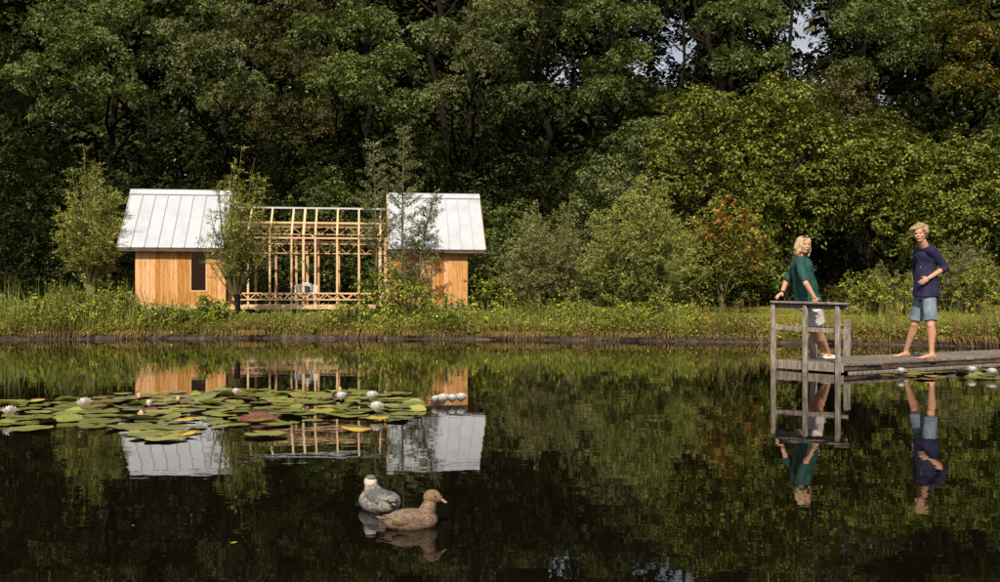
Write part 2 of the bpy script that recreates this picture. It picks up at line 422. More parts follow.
def build_house():
    rz = math.atan2(UY, UX)
    H = empty('garden_house', (HX, HY, HZ), rz)
    tag(H, 'small wooden garden house: two white-roofed cabins joined by an open timber frame', 'house')
    zr, ze, run = 4.28 - HZ, 2.48 - HZ, 1.75
    k = (zr - ze) / run
    rr = random.Random(11)
    sl = math.sqrt(run * run + (zr - ze) ** 2)
    nrm = Vector((0, -(zr - ze), run)).normalized()      # front slope outward

    def slab(mb, x0, x1, y0, z0, y1, z1, n, t0, t1):
        a = Vector((0, y0, z0)); b = Vector((0, y1, z1))
        vs = [Vector((x, 0, 0)) + p + n * t for x in (x0, x1) for p in (a, b) for t in (t0, t1)]
        mb.add(vs, [(0,1,3,2),(4,6,7,5),(0,4,5,1),(2,3,7,6),(0,2,6,4),(1,5,7,3)])

    def shell(xa, xb, wa, wb, win, lab):
        # roof deck
        mb = MB()
        for sg in (-1, 1):
            n = Vector((0, sg * nrm.y * -1 if sg > 0 else nrm.y, nrm.z))
            n = Vector((0, sg * abs(nrm.y), nrm.z))
            slab(mb, xa + .012, xb - .012, 0, zr, sg * (run - .01), ze + .01 * k, n, -.085, -.002)
        roof = mb.build('roof', M['redwood'], H)
        npan = round((xb - xa) / .36); pw = (xb - xa) / npan
        for sg in (-1, 1):
            n = Vector((0, sg * abs(nrm.y), nrm.z))
            mb = MB(); slab(mb, .004, pw - .004, sg * .02, zr - .02 * k, sg * run, ze, n, .0, .014)
            first = mb.build('roof_panel', M['roof'], roof); first.location.x = xa
            mb = MB(); slab(mb, -.011, .011, sg * .02, zr - .02 * k, sg * (run + .004), ze - .004 * k, n, .0, .045)
            seam = mb.build('seam', M['seam'], roof); seam.location.x = xa + .011
            for i in range(1, npan):
                o = first.copy(); COL.objects.link(o); o.location.x = xa + i * pw
            for i in range(1, npan + 1):
                o = seam.copy(); COL.objects.link(o); o.location.x = xa + i * pw - (.011 if i == npan else 0)
        # ridge cap, one flashing strip on each slope
        mb = MB()
        for sg in (-1, 1):
            n = Vector((0, sg * abs(nrm.y), nrm.z))
            slab(mb, xa - .012, xb + .012, sg * .0, zr, sg * .135, zr - .135 * k, n, .046, .062)
            slab(mb, xa, xb, sg * .125, zr - .125 * k, sg * .135, zr - .135 * k, n, .015, .046)
        mb.box(xa - .012, xb + .012, -.05, .05, zr + .03, zr + .062)
        mb.build('ridge_cap', M['roof'], roof)
        for sg in (-1, 1):
            n = Vector((0, sg * abs(nrm.y), nrm.z))
            for x in (xa - .022, xb - .012):
                mb = MB(); slab(mb, x, x + .034, sg * .001, zr - .001, sg * (run - .004), ze, n, -.13, -.003)
                mb.build('bargeboard', M['larch'], roof)
        mb = MB(); mb.box(xa + .02, xb - .02, -run - .012, -run + .02, ze - .10, ze - .012)
        mb.build('fascia', M['darkwood'], roof)
        # walls
        y = 1.5; zt = zr - y * k - .09; zb = .27
        wz0 = win[2] - HZ
        mb = MB()
        mb.box(wa, win[0], -y, -y + .1, zb, zt); mb.box(win[1], wb, -y, -y + .1, zb, zt)
        mb.box(win[0], win[1], -y, -y + .1, zb, wz0)
        wall = mb.build('front_wall', M['redwood'], H)
        x = wa - .01
        while x < wb - .01:
            pwid = rr.uniform(.115, .165); x1 = min(x + pwid, wb + .01)
            if x < win[0] - .02 and x1 > win[0] - .05: x1 = win[0]
            if x < win[1] - .02 and x1 > win[1] - .05: x1 = win[1]
            if wb + .01 - x1 < .05: x1 = wb + .01
            top = zt if (x1 <= win[0] + .001 or x >= win[1] - .001) else wz0
            mb = MB(); d = rr.uniform(.018, .027)
            mb.box(x + .003, x1 - .003, -y - d, -y - .001, zb - rr.uniform(.0, .02), top - .003)
            mb.build('plank', M['larch'], wall)
            x = x1
        mb = MB(); mb.box(wa, wb, y - .1, y, zb, zt); wr = mb.build('rear_wall', M['redwood'], H)
        ends = [wa] if lab == 'L' else [wb - .1]
        for e in ends:
            mb = MB()
            vs = [(e, -y + .102, zb), (e, y - .102, zb), (e, y - .102, zt), (e, 0, zr - .12), (e, -y + .102, zt)]
            mb.add(vs + [(a + .1, b, c) for a, b, c in vs], [(0,1,2,3,4), (9,8,7,6,5), (0,4,9,5), (0,5,6,1), (1,6,7,2), (2,7,8,3), (3,8,9,4)])
            gw = mb.build('gable_wall', M['redwood'], H)
            outx = e - .022 if lab == 'L' else e + .101
            yy = -y
            while yy < y - .01:
                y1 = min(yy + .15, y); t0 = zr - .12 - abs(yy) * k; t1 = zr - .12 - abs(y1) * k
                mb = MB(); a0, a1 = yy + .003, y1 - .003
                vs = [(outx, a0, zb), (outx, a1, zb), (outx, a1, t1), (outx, a0, t0)]
                mb.add(vs + [(p + .021, q, r) for p, q, r in vs], [(0,3,2,1), (4,5,6,7), (0,1,5,4), (1,2,6,5), (2,3,7,6), (3,0,4,7)])
                mb.build('plank', M['larch'], gw); yy = y1
        # window
        mb = MB(); f = .035
        mb.box(win[0] + .002, win[1] - .002, -y - .035, -y + .04, wz0 + .002, wz0 + f)
        mb.box(win[0] + .002, win[0] + f, -y - .01, -y + .04, wz0 + f, zt - .002); mb.box(win[1] - f, win[1] - .002, -y - .01, -y + .04, wz0 + f, zt - .002)
        wd = mb.build('window', M['pine'], H)
        mb = MB(); mb.box(win[0] + f + .001, win[1] - f - .001, -y + .012, -y + .018, wz0 + f + .001, zt - .004); mb.build('pane', M['glass'], wd)
        # floor
        mb = MB(); mb.box(wa + .11, wb - .11, -y + .11, y - .11, zb - .06, zb); mb.build('floor', M['redwood'], H)

    Lx1 = s_of(232, 0); Rx0 = s_of(387, 0); Rx1 = s_of(479, 0)
    shell(0, Lx1, s_of(136, 1.5), s_of(225.5, 1.5), (s_of(190, 1.5), s_of(207, 1.5), 1.23), 'L')
    shell(Rx0, Rx1, s_of(389, 1.5), s_of(467, 1.5), (s_of(404, 1.5), s_of(421, 1.5), 1.18), 'R')

    # base beams carrying the three bodies
    xw0, xw1 = s_of(133, 1.6), s_of(470, 1.6)
    for yy in (-1.60, 1.48):
        mb = MB(); mb.box(xw0, xw1, yy, yy + .12, .14, .255); mb.build('base_beam', M['pine'], H)
    xx = xw0 + .2
    while xx < xw1:
        for yy in (-1.54, 1.54):
            mb = MB(); mb.box(xx - .1, xx + .1, yy - .1, yy + .1, -.25, .138); mb.build('footing', M['stone'], H)
        xx += 2.05
    # open frame between
    q = 1.05; za = 3.83 - HZ; zp = 2.84 - HZ; zs = .86 - HZ
    fr = [252, 273, 294, 305.5, 317, 338, 359, 380]
    sx = [s_of(p, 0) for p in fr]
    x0, x1 = Lx1 + .03, Rx0 - .03
    mb = MB(); mb.box(x0, x1, -1.2, 1.2, zs - .08, zs - .01); mb.build('deck_floor', M['pine'], H)
    mb = MB(); mb.box(x0, x1, -1.25, -1.203, zs - .06, zs - .005); mb.box(x0, x1, 1.203, 1.25, zs - .06, zs - .005); mb.build('sill_board', M['pine'], H)
    for i, x in enumerate(sx):
        wdt = .056 if i not in (3,) else .07
        mb = MB(); mb.beam((x, -q, zs), (x, -q, zp - .03), .07, wdt, (1, 0, 0)); mb.build('stud', M['pine'], H)
        mb = MB(); mb.beam((x, -.03, za - .06), (x, -q - .02, zp + .06), wdt, .09, (0, 0, 1)); mb.build('rafter', M['pine'], H)
        mb = MB(); mb.beam((x, q, zs), (x, q, zp - .03), .06, wdt + .01, (1, 0, 0)); mb.build('stud', M['redwood'], H)
    mb = MB(); mb.beam((x0, 0, za + .0), (x1, 0, za + .0), .10, .05); mb.build('ridge_beam', M['roof'], H)
    for yy, mt in ((-q, 'pine'), (q, 'redwood')):
        mb = MB(); mb.beam((x0, yy, zp), (x1, yy, zp), .075, .05); mb.build('wall_plate', M[mt], H)
        mb = MB(); mb.beam((x0, yy * .5, (za + zp) / 2), (x1, yy * .5, (za + zp) / 2), .06, .055); mb.build('purlin', M[mt], H)
    def truss(yy, z0, z1, mat, step, w=.02, chord=.032):
        mb = MB(); mb.beam((x0, yy, z0), (x1, yy, z0), .05, chord); mb.beam((x0, yy, z1), (x1, yy, z1), .05, chord)
        n = int((x1 - x0) / step); st = (x1 - x0) / n
        for i in range(n):
            a, b = (z0, z1) if i % 2 else (z1, z0)
            mb.beam((x0 + i * st, yy + (.004 if i % 2 else -.004), a), (x0 + (i + 1) * st, yy + (.004 if i % 2 else -.004), b), .03, w)
        return mb.build('lattice_truss', M[mat], H)
    truss(q - .075, zp - .36, zp - .06, 'redwood', .30)
    truss(q * .5, (za + zp) / 2 - .28, (za + zp) / 2 - .05, 'redwood', .28)
    truss(-q - .06, 1.0 - HZ, 1.19 - HZ, 'pine', .20, .024, .036)
    truss(q + .075, 1.0 - HZ, 1.19 - HZ, 'redwood', .20, .02, .03)
    # cross pieces at the door bay
    for x in (sx[2], sx[4]):
        mb = MB(); mb.beam((x + .05, -q + .1, zp - .05), (x + .05, q - .1, zp - .05), .05, .1); mb.build('tie_beam', M['pine'], H)
    mb = MB(); mb.beam((sx[2], -.2, zp - .05), (sx[3], -.2, zp + .35), .04, .05); mb.beam((sx[4], -.2, zp - .05), (sx[3] + .05, -.2, zp + .35), .04, .05)
    mb.build('brace', M['pine'], H)
    # end posts and low end walls
    for x in (x0 + .04, x1 - .04, x1 - .2):
        mb = MB(); mb.beam((x, -q, zs), (x, -q, zp - .03), .08, .08, (1, 0, 0)); mb.build('corner_post', M['pine'], H)
    mb = MB(); mb.box(x0 - .02 + .1, x0 + .16, -q + .05, q - .05, zs, 1.70 - HZ); mb.build('end_panel', M['redwood'], H)
build_house()

def build_armchair():
    c = P(306, 303, 30.3)
    H = empty('armchair', (c.x, c.y, .855), R(8)); tag(H, 'white moulded armchair with a dark cushion inside the open timber frame', 'armchair')
    mb = MB()
    n = 8
    for i in range(n):     # curved back and arms
        a0 = math.pi * (i / n); a1 = math.pi * ((i + 1) / n)
        p = [( .30 * math.cos(a), .28 * math.sin(a)) for a in (a0, a1)]
        h = [.68 - .10 * abs(math.cos(a)) for a in (a0, a1)]
        o = [(.34 * math.cos(a), .32 * math.sin(a)) for a in (a0, a1)]
        vs = [(p[0][0], p[0][1], .33), (p[1][0], p[1][1], .33), (p[1][0], p[1][1], h[1]), (p[0][0], p[0][1], h[0]),
              (o[0][0], o[0][1], .33), (o[1][0], o[1][1], .33), (o[1][0], o[1][1], h[1]), (o[0][0], o[0][1], h[0])]
        mb.add(vs, [(0,3,2,1), (4,5,6,7), (2,3,7,6), (0,1,5,4), (0,4,7,3), (1,2,6,5)])
    mb.build('backrest', M['white_plastic'], H)
    mb = MB(); mb.box(-.3, .3, -.26, .22, .28, .36); mb.build('seat', M['white_plastic'], H, bevel=.02)
    mb = MB(); mb.box(-.1, .12, .05, .16, .37, .56); mb.build('cushion', M['dark_cloth'], H, bevel=.03)
    for x in (-.26, .26):
        for y in (-.22, .2):
            mb = MB(); mb.beam((x, y, 0), (x * .95, y * .95, .28), .035, .035); mb.build('leg', M['white_plastic'], H)
build_armchair()

# ------------------------------------------------------------------ the jetty
JA = math.atan2(.545, .84)
JX = Vector((.84, .545, 0)).normalized(); JY = Vector((-.545, .84, 0)).normalized()
JO = Vector((3.76, 13.6, 0))
DECK = .13
def J(x, y, z=0): return JO + JX * x + JY * y + Vector((0, 0, z))
def build_jetty():
    H = empty('jetty', JO, JA); tag(H, 'weathered grey timber jetty with a handrail across its end', 'jetty')
    r = random.Random(5)
    x = .0; me_var = []
    for v in range(4):
        mb = MB(); e0, e1 = r.uniform(-.015, .02), r.uniform(-.02, .015)
        mb.box(0, .138, -1.12 + e0, .03 + e1, -.034, 0); me_var.append(mb)
    objs = []
    for v in range(4):
        o = me_var[v].build('plank', M['deck'], H, bevel=.004); objs.append(o)
    i = 0
    L = 15.5
    while x < L:
        o = objs[i] if i < 4 else objs[r.randrange(4)].copy()
        if i >= 4: COL.objects.link(o)
        o.location = (x, r.uniform(-.006, .006), DECK + r.uniform(-.003, .004)); o.rotation_euler = (0, r.uniform(-.01, .01), r.uniform(-.004, .004))
        x += .148; i += 1
    for y in (-1.06, -.55, -.04):
        mb = MB(); mb.box(.02, L, y - .03, y + .03, .035, DECK - .036); mb.build('stringer', M['darkwood'], H)
    mb = MB(); mb.box(-.028, .0, -1.1, .02, .015, DECK - .004); mb.build('end_board', M['rail'], H, bevel=.004)
    mb = MB(); mb.box(.1, L, -1.115, -1.085, -.03, .022); mb.build('water_beam', M['rail'], H)
    x = 1.6
    while x < L:
        for y in (-1.0, -.1):
            mb = MB(); mb.tube([(x, y, -.6), (x, y, .034)], [.06, .06], 8); mb.build('pile', M['darkwood'], H)
        x += 2.4
    # railing
    for j, y in enumerate((-1.06, -.54, .0)):
        top = (.885, .90, .905)[j]
        mb = MB(); mb.beam((-.066, y, -.5), (-.066 + .006 * j, y, top - .022), .058, .050, (1, 0, 0)); mb.build('post', M['rail'], H, bevel=.006)
    mb = MB(); mb.beam((-.06, -1.19, .888), (-.05, .03, .915), .105, .030); mb.build('handrail', M['rail'], H, bevel=.006)
    mb = MB(); mb.beam((-.012, -1.16, .842), (-.008, .03, .868), .03, .06); mb.build('rail_board', M['rail'], H, bevel=.004)
    mb = MB(); mb.beam((-.012, -1.17, .535), (-.008, .02, .568), .026, .058); mb.build('middle_rail', M['rail'], H, bevel=.004)
build_jetty()

def build_stub(x, y, h, lx, label):
    p = J(x, y); H = empty('stub_post', (p.x, p.y, DECK - .4), JA); tag(H, label, 'post', 'stub posts at the jetty edge')
    mb = MB(); mb.beam((0, 0, -.3), (lx, .02, .4 + h), .115, .045, (0, 1, 0)); mb.build('board', M['rail'], H, bevel=.006)
build_stub(1.58, .085, .53, .03, 'short grey board standing at the far edge of the jetty, right of the handrail')
build_stub(.87, .075, .50, -.01, 'short grey board behind the legs of the woman at the handrail')

# ------------------------------------------------------------------ foliage
def rdir(n, g):
    v = g.normal(size=(n, 3)); return v / np.linalg.norm(v, axis=1, keepdims=True)

def nrmz(v): return v / np.maximum(np.linalg.norm(v, axis=1, keepdims=True), 1e-6)

def leaf_arrays(c, n, L, W, g, fold=.18, axis=None):
    """diamond leaves at c, facing n; L, W arrays of length and width"""
    N = len(c); n = nrmz(n)
    if axis is None:
        axis = rdir(N, g)
    a = axis - n * np.sum(axis * n, 1, keepdims=True); a = nrmz(a); b = np.cross(n, a)
    L = np.broadcast_to(L, (N,))[:, None]; W = np.broadcast_to(W, (N,))[:, None]
    v0 = c - a * L * .5; v2 = c + a * L * .5
    v1 = c + b * W * .5 + n * W * fold - a * L * .06; v3 = c - b * W * .5 + n * W * fold - a * L * .06
    V = np.stack([v0, v1, v2, v3], 1).reshape(-1, 3)
    return V

def leaves_mesh(name, V, mat):
    F = np.arange(len(V), dtype=np.int32).reshape(-1, 4)
    return fast_mesh(name, V, F, mat)

def sprays(clumps, g, leaf=.12, dens=16, per=14, sr=.34, droop=.25, up=.8, inner=.55, aspect=.62, flatz=.8):
    """clumps (m,4); every clump is a cushion of leaf sprays"""
    out = []
    for cx, cy_, cz, r in clumps:
        ns = max(3, int(dens * r * r))
        d = rdir(ns, g); d[:, 2] = d[:, 2] * .8 + .22; d = nrmz(d)
        rad = r * g.uniform(inner, 1.0, (ns, 1)) ** .7
        pos = np.array([cx, cy_, cz]) + d * rad * np.array([1, 1, flatz])
        sn = nrmz(d * .6 + np.array([0, 0, up]) + rdir(ns, g) * .35)
        k = per
        rho = np.sqrt(g.uniform(0, 1, (ns, k))) * sr * g.uniform(.7, 1.25, (ns, 1)); th = g.uniform(0, 2 * np.pi, (ns, k))
        t = nrmz(np.cross(sn, rdir(ns, g))); bb = np.cross(sn, t)
        off = t[:, None] * (rho * np.cos(th))[..., None] + bb[:, None] * (rho * np.sin(th))[..., None]
        c = pos[:, None] + off + sn[:, None] * g.normal(0, .05, (ns, k))[..., None] * (sr / .34)
        c[..., 2] -= droop * rho ** 2 / sr
        rad_dir = nrmz(off.reshape(-1, 3) + d.repeat(k, 0) * .05 + np.array([0, 0, -.08]))
        n = sn.repeat(k, 0) + rdir(ns * k, g) * .42
        Ls = leaf * g.uniform(.65, 1.3, ns * k)
        out.append(leaf_arrays(c.reshape(-1, 3), n, Ls, Ls * aspect, g, axis=rad_dir + rdir(ns * k, g) * .5))
    return np.concatenate(out)

GAPS = [((568, 76), (14, 15)), ((688, 46), (8, 20)), ((666, 64), (5, 6)), ((805, 40), (18, 38)), ((884, 92), (12, 7))]
def gap_drop(cl, base, grow=0.0):
    """crown clumps are left out where the wood has openings to the sky"""
    keep = []
    for c in cl:
        X, Y, Z = c[0] + base[0], c[1] + base[1], c[2] + base[2]
        px = 500 + 1000 * X / Y; py = 303 - 1000 * (Z - .9) / Y; rp = 1000 * c[3] / Y * .5 + grow
        bad = any(((px - gx) / (rx + rp)) ** 2 + ((py - gy) / (ry + rp)) ** 2 < 1 for (gx, gy), (rx, ry) in GAPS)
        if not bad: keep.append(c)
    return keep

def limb(mb, a, b, r0, r1, rr, n=5, seg=4, sag=.12):
    a = Vector(a); b = Vector(b); pts = []; L = (b - a).length
    for i in range(seg + 1):
        t = i / seg; p = a.lerp(b, t)
        j = math.sin(t * math.pi) * L * sag
        p = p + Vector((rr.uniform(-1, 1), rr.uniform(-1, 1), rr.uniform(-.2, .9))) * j * .5
        pts.append(p)
    mb.tube(pts, [r0 + (r1 - r0) * i / seg for i in range(seg + 1)], n, caps=False)
    return pts

def lobe_clumps(cx, cy_, cz, r, g, n=34, rk=(.18, .32), flat=.8):
    """a cushion of leaf clumps: dense on the top and the sunny side, open below"""
    out = [(cx, cy_ + .1 * r, cz - .05 * r, r * .5)]
    t = 0
    while len(out) < n and t < 400:
        t += 1
        d = g.normal(size=3) * np.array([1, 1, .9]) + np.array([0, -.35, .35]); d /= np.linalg.norm(d)
        if d[2] < -.45 or d[1] > .6: continue
        k = r * g.uniform(*rk); q = (r - k * .6) * g.uniform(.78, 1.16)
        p = (cx + d[0] * q * 1.12, cy_ + d[1] * q, cz + d[2] * q * flat, k)
        if any((p[0]-o[0])**2 + (p[1]-o[1])**2 + (p[2]-o[2])**2 < (.55 * k) ** 2 for o in out): continue
        out.append(p)
    return out

def tree(name, label, cat, px, D, ztop, rad, zbot, mat, seed, leaf=.13, nclump=60, rclump=(.7, 1.3), group=None, bark='bark',
         trunk_r=.22, lean=0.0, dens=16, per=14, aspect=.62, rady=None, sr=.34, gaps=True, front=.0, droop=.25, limbs=14, up=.8, lobes=None, nlobe=0, lober=(1.2, 1.9)):
    g = np.random.default_rng(seed); rr = random.Random(seed)
    X = (px - 500) / 1000 * D; zb = float(gz(X, D)) - .05
    root = empty(name, (X, D, zb)); tag(root, label, cat, group)
    top, bot = ztop - zb, zbot - zb
    rady = rady or rad
    cz = (top + bot) / 2; rz = (top - bot) / 2
    cl = []; tries = 0
    cents = []
    for lx, ly, lr, dd in (lobes or []):
        p = P(lx, ly, D + dd); r = lr / 1000 * (D + dd)
        cents.append((p.x - X, p.y - D, p.z - zb, r))
    while len(cents) < nlobe and tries < 400:
        tries += 1
        d = g.normal(size=3); d /= np.linalg.norm(d); q = g.uniform(.2, 1) ** .5; r = g.uniform(*lober)
        c = (d[0] * (rad - r * .6) * q, abs(d[1]) * -1 * (rady - r * .5) * q if g.uniform() < .7 else d[1] * rady * q, cz + d[2] * (rz - r * .6) * q, r)
        if any(((c[0]-o[0])**2 + (c[1]-o[1])**2 * .6 + ((c[2]-o[2]) * 1.3)**2) < (.95 * (r + o[3]) * .9) ** 2 for o in cents): continue
        cents.append(c)
    for c in cents: cl += lobe_clumps(*c, g)
    nclump += len(cl); tries = 0
    while len(cl) < nclump and tries < nclump * 30:
        tries += 1
        d = g.normal(size=3); d /= np.linalg.norm(d)
        if d[1] > .35 and g.uniform() < .75: continue           # the far side needs fewer
        q = g.uniform(.25, 1.0) ** .45
        r = g.uniform(*rclump)
        x = d[0] * (rad - r * .5) * q * (1.0 - .25 * max(0, d[2])); y = d[1] * (rady - r * .5) * q; z = cz + d[2] * (rz - r * .5) * q
        if any((x - c[0]) ** 2 + (y - c[1]) ** 2 + (z - c[2]) ** 2 < (.62 * r) ** 2 for c in cl): continue
        cl.append((x + lean * z, y, z, r))
    if gaps: cl = gap_drop(cl, (X, D, zb))
    if cl:
        V = sprays(cl, g, leaf, dens, per, sr, droop, up, aspect=aspect)
        link('crown', leaves_mesh('crown', V, M[mat]), root)
    mb = MB()
    th = bot + (top - bot) * .72
    tp = limb(mb, (0, front * rady * .8, 0), (lean * th, rady * .7 * front + rr.uniform(-.2, .2), th), trunk_r, trunk_r * .3, rr, 8, 8, .03)
    for c in sorted(cl, key=lambda c: c[2])[::max(1, len(cl) // max(limbs, 1))]:
        i = min(len(tp) - 2, max(1, int((max(c[2] - 1.2, bot * .6)) / th * 8)))
        limb(mb, tp[i], c[:3], trunk_r * .33, .025, rr, 5, 5, .14)
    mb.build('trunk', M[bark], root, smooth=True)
    return root

def zpx(y, D): return .9 + (303 - y) / 1000 * D

# --- tall trees whose crowns leave the top of the frame
G1 = 'tall trees of the wood behind the pond'
big = [ # px, D, rad, zbot, ztop, mat, seed, label
 (-45, 38, 5.0, 5.5, 17, 'lf_shade', 1, 'tall dark oak at the far left edge of the wood'),
 (82, 37, 4.3, 7.2, 16.5, 'lf_oak', 2, 'tall green oak with a rounded low crown, above the pollard willow'),
 (205, 38, 4.0, 7.3, 17, 'lf_maple', 3, 'tall grey-green tree rising above the left cabin roof'),
 (360, 37, 4.1, 6.6, 16, 'lf_oak', 4, 'tall tree with a sunlit cushion of leaves above the open timber frame'),
 (285, 43, 4.2, 6.5, 18, 'lf_brown', 5, 'tall thin tree with brownish foliage deeper in the wood, left of centre'),
 (470, 39, 4.0, 6.3, 17, 'lf_maple', 6, 'tall tree with a forking dark trunk above the right cabin'),
 (530, 44, 2.6, 8.0, 19, 'lf_shade', 7, 'narrow dark tree just left of the gap of sky'),
 (615, 40, 3.0, 6.2, 18, 'lf_oak', 8, 'tall oak between the two gaps of sky near the centre'),
 (742, 40, 3.1, 8.6, 19, 'lf_oak', 9, 'tall dark tree between the centre and right gaps of sky'),
 (885, 39, 3.6, 8.9, 18, 'lf_oak', 10, 'broad dark oak towering over the browning treetop'),
 (990, 36, 3.6, 6.9, 16, 'lf_autumn', 12, 'tall tree flecked with orange leaves at the top right corner'),
]
LOBES = {1: [(12, 60, 30, -3), (-20, 95, 35, -2)],
 2: [(42, 78, 30, -4), (88, 52, 36, -4), (108, 88, 30, -4), (62, 112, 24, -3.5), (120, 18, 26, -3)],
 3: [(212, 62, 36, -4), (238, 92, 28, -4), (186, 88, 20, -3.5), (168, 38, 24, -3), (225, 18, 30, -3), (160, 62, 20, -3)],
 4: [(345, 88, 42, -4), (390, 66, 26, -4), (402, 108, 22, -4), (318, 38, 30, -3), (372, 28, 26, -3)],
 5: [(276, 60, 24, -3), (290, 14, 26, -3)],
 6: [(452, 98, 26, -3.5), (482, 66, 30, -4), (505, 26, 34, -4), (438, 40, 26, -3), (500, 104, 22, -3)],
 7: [(538, 26, 26, -3)],
 8: [(598, 22, 32, -3), (626, 60, 24, -3), (606, 92, 20, -3), (640, 20, 20, -2)],
 9: [(752, 24, 32, -2), (735, 62, 22, -2), (778, 62, 18, -2), (715, 15, 14, -2)],
 10: [(872, 30, 40, -3), (910, 62, 30, -3), (852, 74, 20, -3), (928, 18, 30, -2)],
 12: [(985, 48, 32, -3), (962, 84, 26, -3), (1012, 92, 26, -3), (950, 30, 22, -2)]}
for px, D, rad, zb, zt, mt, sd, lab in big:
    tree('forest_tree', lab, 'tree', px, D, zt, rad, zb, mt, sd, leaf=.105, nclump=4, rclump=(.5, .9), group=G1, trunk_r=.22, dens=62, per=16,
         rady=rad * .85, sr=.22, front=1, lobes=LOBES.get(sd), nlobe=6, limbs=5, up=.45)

# --- lower trees and bushes in front of the wood
G2 = 'bushes and small trees along the edge of the wood'
low = [ # name, px, D, rad, zbot, ytop, mat, seed, leaf, ncl, (r), label, cat
 ('yew_tree', 8, 33.5, 2.1, .7, 118, 'lf_shade', 21, .13, 60, (.4, .8), 'dark drooping evergreen with yellowing tips at the left edge', 'tree'),
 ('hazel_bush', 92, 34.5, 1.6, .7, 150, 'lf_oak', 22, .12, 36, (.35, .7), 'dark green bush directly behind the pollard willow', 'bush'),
 ('hazel_bush', 165, 35.5, 2.2, .7, 165, 'lf_shade', 23, .12, 34, (.5, .8), 'shaded bush behind the left cabin', 'bush'),
 ('hazel_bush', 258, 35.5, 1.8, .7, 172, 'lf_shade', 24, .12, 34, (.4, .8), 'dim bush behind the left end of the timber frame', 'bush'),
 ('hazel_bush', 325, 34.8, 1.7, .7, 163, 'lf_oak', 25, .12, 40, (.4, .8), 'grey-green bush topping the middle of the timber frame', 'bush'),
 ('hazel_bush', 282, 33.6, 1.0, .6, 222, 'lf_maple', 38, .11, 30, (.3, .5), 'low green bush showing through the left half of the timber frame', 'bush'),
 ('hazel_bush', 345, 33.8, 1.1, .6, 212, 'lf_oak', 39, .11, 34, (.3, .5), 'low green bush showing through the right half of the timber frame', 'bush'),
 ('hazel_bush', 395, 36.0, 2.0, .7, 178, 'lf_oak', 26, .12, 34, (.4, .8), 'dark bush behind the two thin saplings', 'bush'),
 ('hazel_bush', 462, 35.2, 2.0, .7, 182, 'lf_oak', 27, .12, 46, (.4, .8), 'dense dark green bush behind the right cabin roof', 'bush'),
 ('hazel_bush', 515, 34.0, 1.5, .6, 196, 'lf_oak', 28, .11, 40, (.35, .7), 'rounded dark bush right beside the right cabin', 'bush'),
 ('hazel_bush', 585, 35.0, 1.9, .7, 178, 'lf_oak', 29, .12, 40, (.4, .8), 'dark bush below the centre gap of sky', 'bush'),
 ('hornbeam', 645, 34.0, 2.6, .8, 108, 'lf_maple', 30, .14, 70, (.5, .95), 'green hornbeam left of the bright leafy mass', 'tree'),
 ('hornbeam', 712, 32.0, 2.7, .8, 74, 'lf_horn', 31, .145, 95, (.45, .95), 'tallest of the bright hornbeams, straight above the red-leaved shrub', 'tree'),
 ('hornbeam', 786, 32.5, 2.4, 2.4, 66, 'lf_horn', 32, .145, 85, (.45, .95), 'bright yellow-green hornbeam above the woman', 'tree'),
 ('browning_maple', 832, 34.0, 1.7, 5.0, 60, 'lf_brown', 33, .13, 50, (.4, .8), 'browning treetop below the right gap of sky', 'tree'),
 ('hornbeam', 868, 32.5, 2.3, 3.0, 108, 'lf_horn', 34, .145, 80, (.45, .9), 'yellow-green hornbeam over the dark hollow between the two people', 'tree'),
 ('hornbeam', 950, 31.5, 2.6, 1.2, 118, 'lf_horn', 35, .14, 95, (.45, .9), 'bright low-branched hornbeam behind the man', 'tree'),
 ('hornbeam', 1030, 30.5, 2.4, .8, 105, 'lf_horn', 36, .14, 80, (.45, .9), 'hornbeam cut by the right edge of the picture', 'tree'),
 ('hornbeam', 755, 30.5, 1.25, .7, 225, 'lf_horn', 37, .125, 40, (.35, .65), 'low yellow-green bush under the hornbeams, behind the handrail', 'bush'),
]
for nm, px, D, rad, zb, yt, mt, sd, lf, nc, rc, lab, cat in low:
    horn = mt in ('lf_horn', 'lf_maple')
    tree(nm, lab, cat, px, D, zpx(yt, D), rad, zb, mt, sd, leaf=lf * .76, nclump=int(nc * 1.25), rclump=(rc[0] * .8, rc[1] * .9), group=G2, trunk_r=.10, dens=48 if horn else 44,
         per=13, sr=.22, rady=rad * .8, aspect=.66, limbs=10, droop=.35 if horn else .2, up=.6 if horn else .8)

# --- saplings filling the shade between the tall trunks
G3 = 'shaded saplings under the tall trees'
und = [(-30, 37, 122), (40, 39, 118), (128, 38.5, 130), (172, 41, 105), (235, 39, 112), (282, 38, 128), (305, 41, 95), (348, 39, 140),
       (418, 38.5, 120), (452, 41, 100), (500, 38, 112), (538, 40.5, 128), (578, 39, 150), (622, 37.5, 118), (662, 38, 98), (908, 37, 92), (985, 38, 100), (1050, 36, 90)]
UW = ['leftmost of them, behind the evergreen', 'left of the pollard willow top', 'above the gap left of the left cabin', 'just left of the left cabin ridge',
 'above the left cabin ridge', 'above the left end of the timber frame', 'far back above the left half of the timber frame', 'above the middle of the timber frame',
 'behind the tops of the two thin saplings', 'straight above the right cabin ridge', 'behind the right end of the right cabin roof', 'left below the centre sky gap',
 'right below the centre sky gap', 'above the big green willow bush', 'below the middle sky gap', 'above the man, behind the hornbeams', 'high above the right end of the jetty', 'rightmost of them']
for i, (px, D, yt) in enumerate(und):
    tree('forest_sapling', 'shaded sapling ' + UW[i], 'tree', px, D, zpx(yt, D), 2.2, .8, 'lf_shade', 200 + i,
         leaf=.13, nclump=55, rclump=(.5, 1.0), group=G3, trunk_r=.08, dens=18, per=13, sr=.32, rady=1.3, limbs=8)

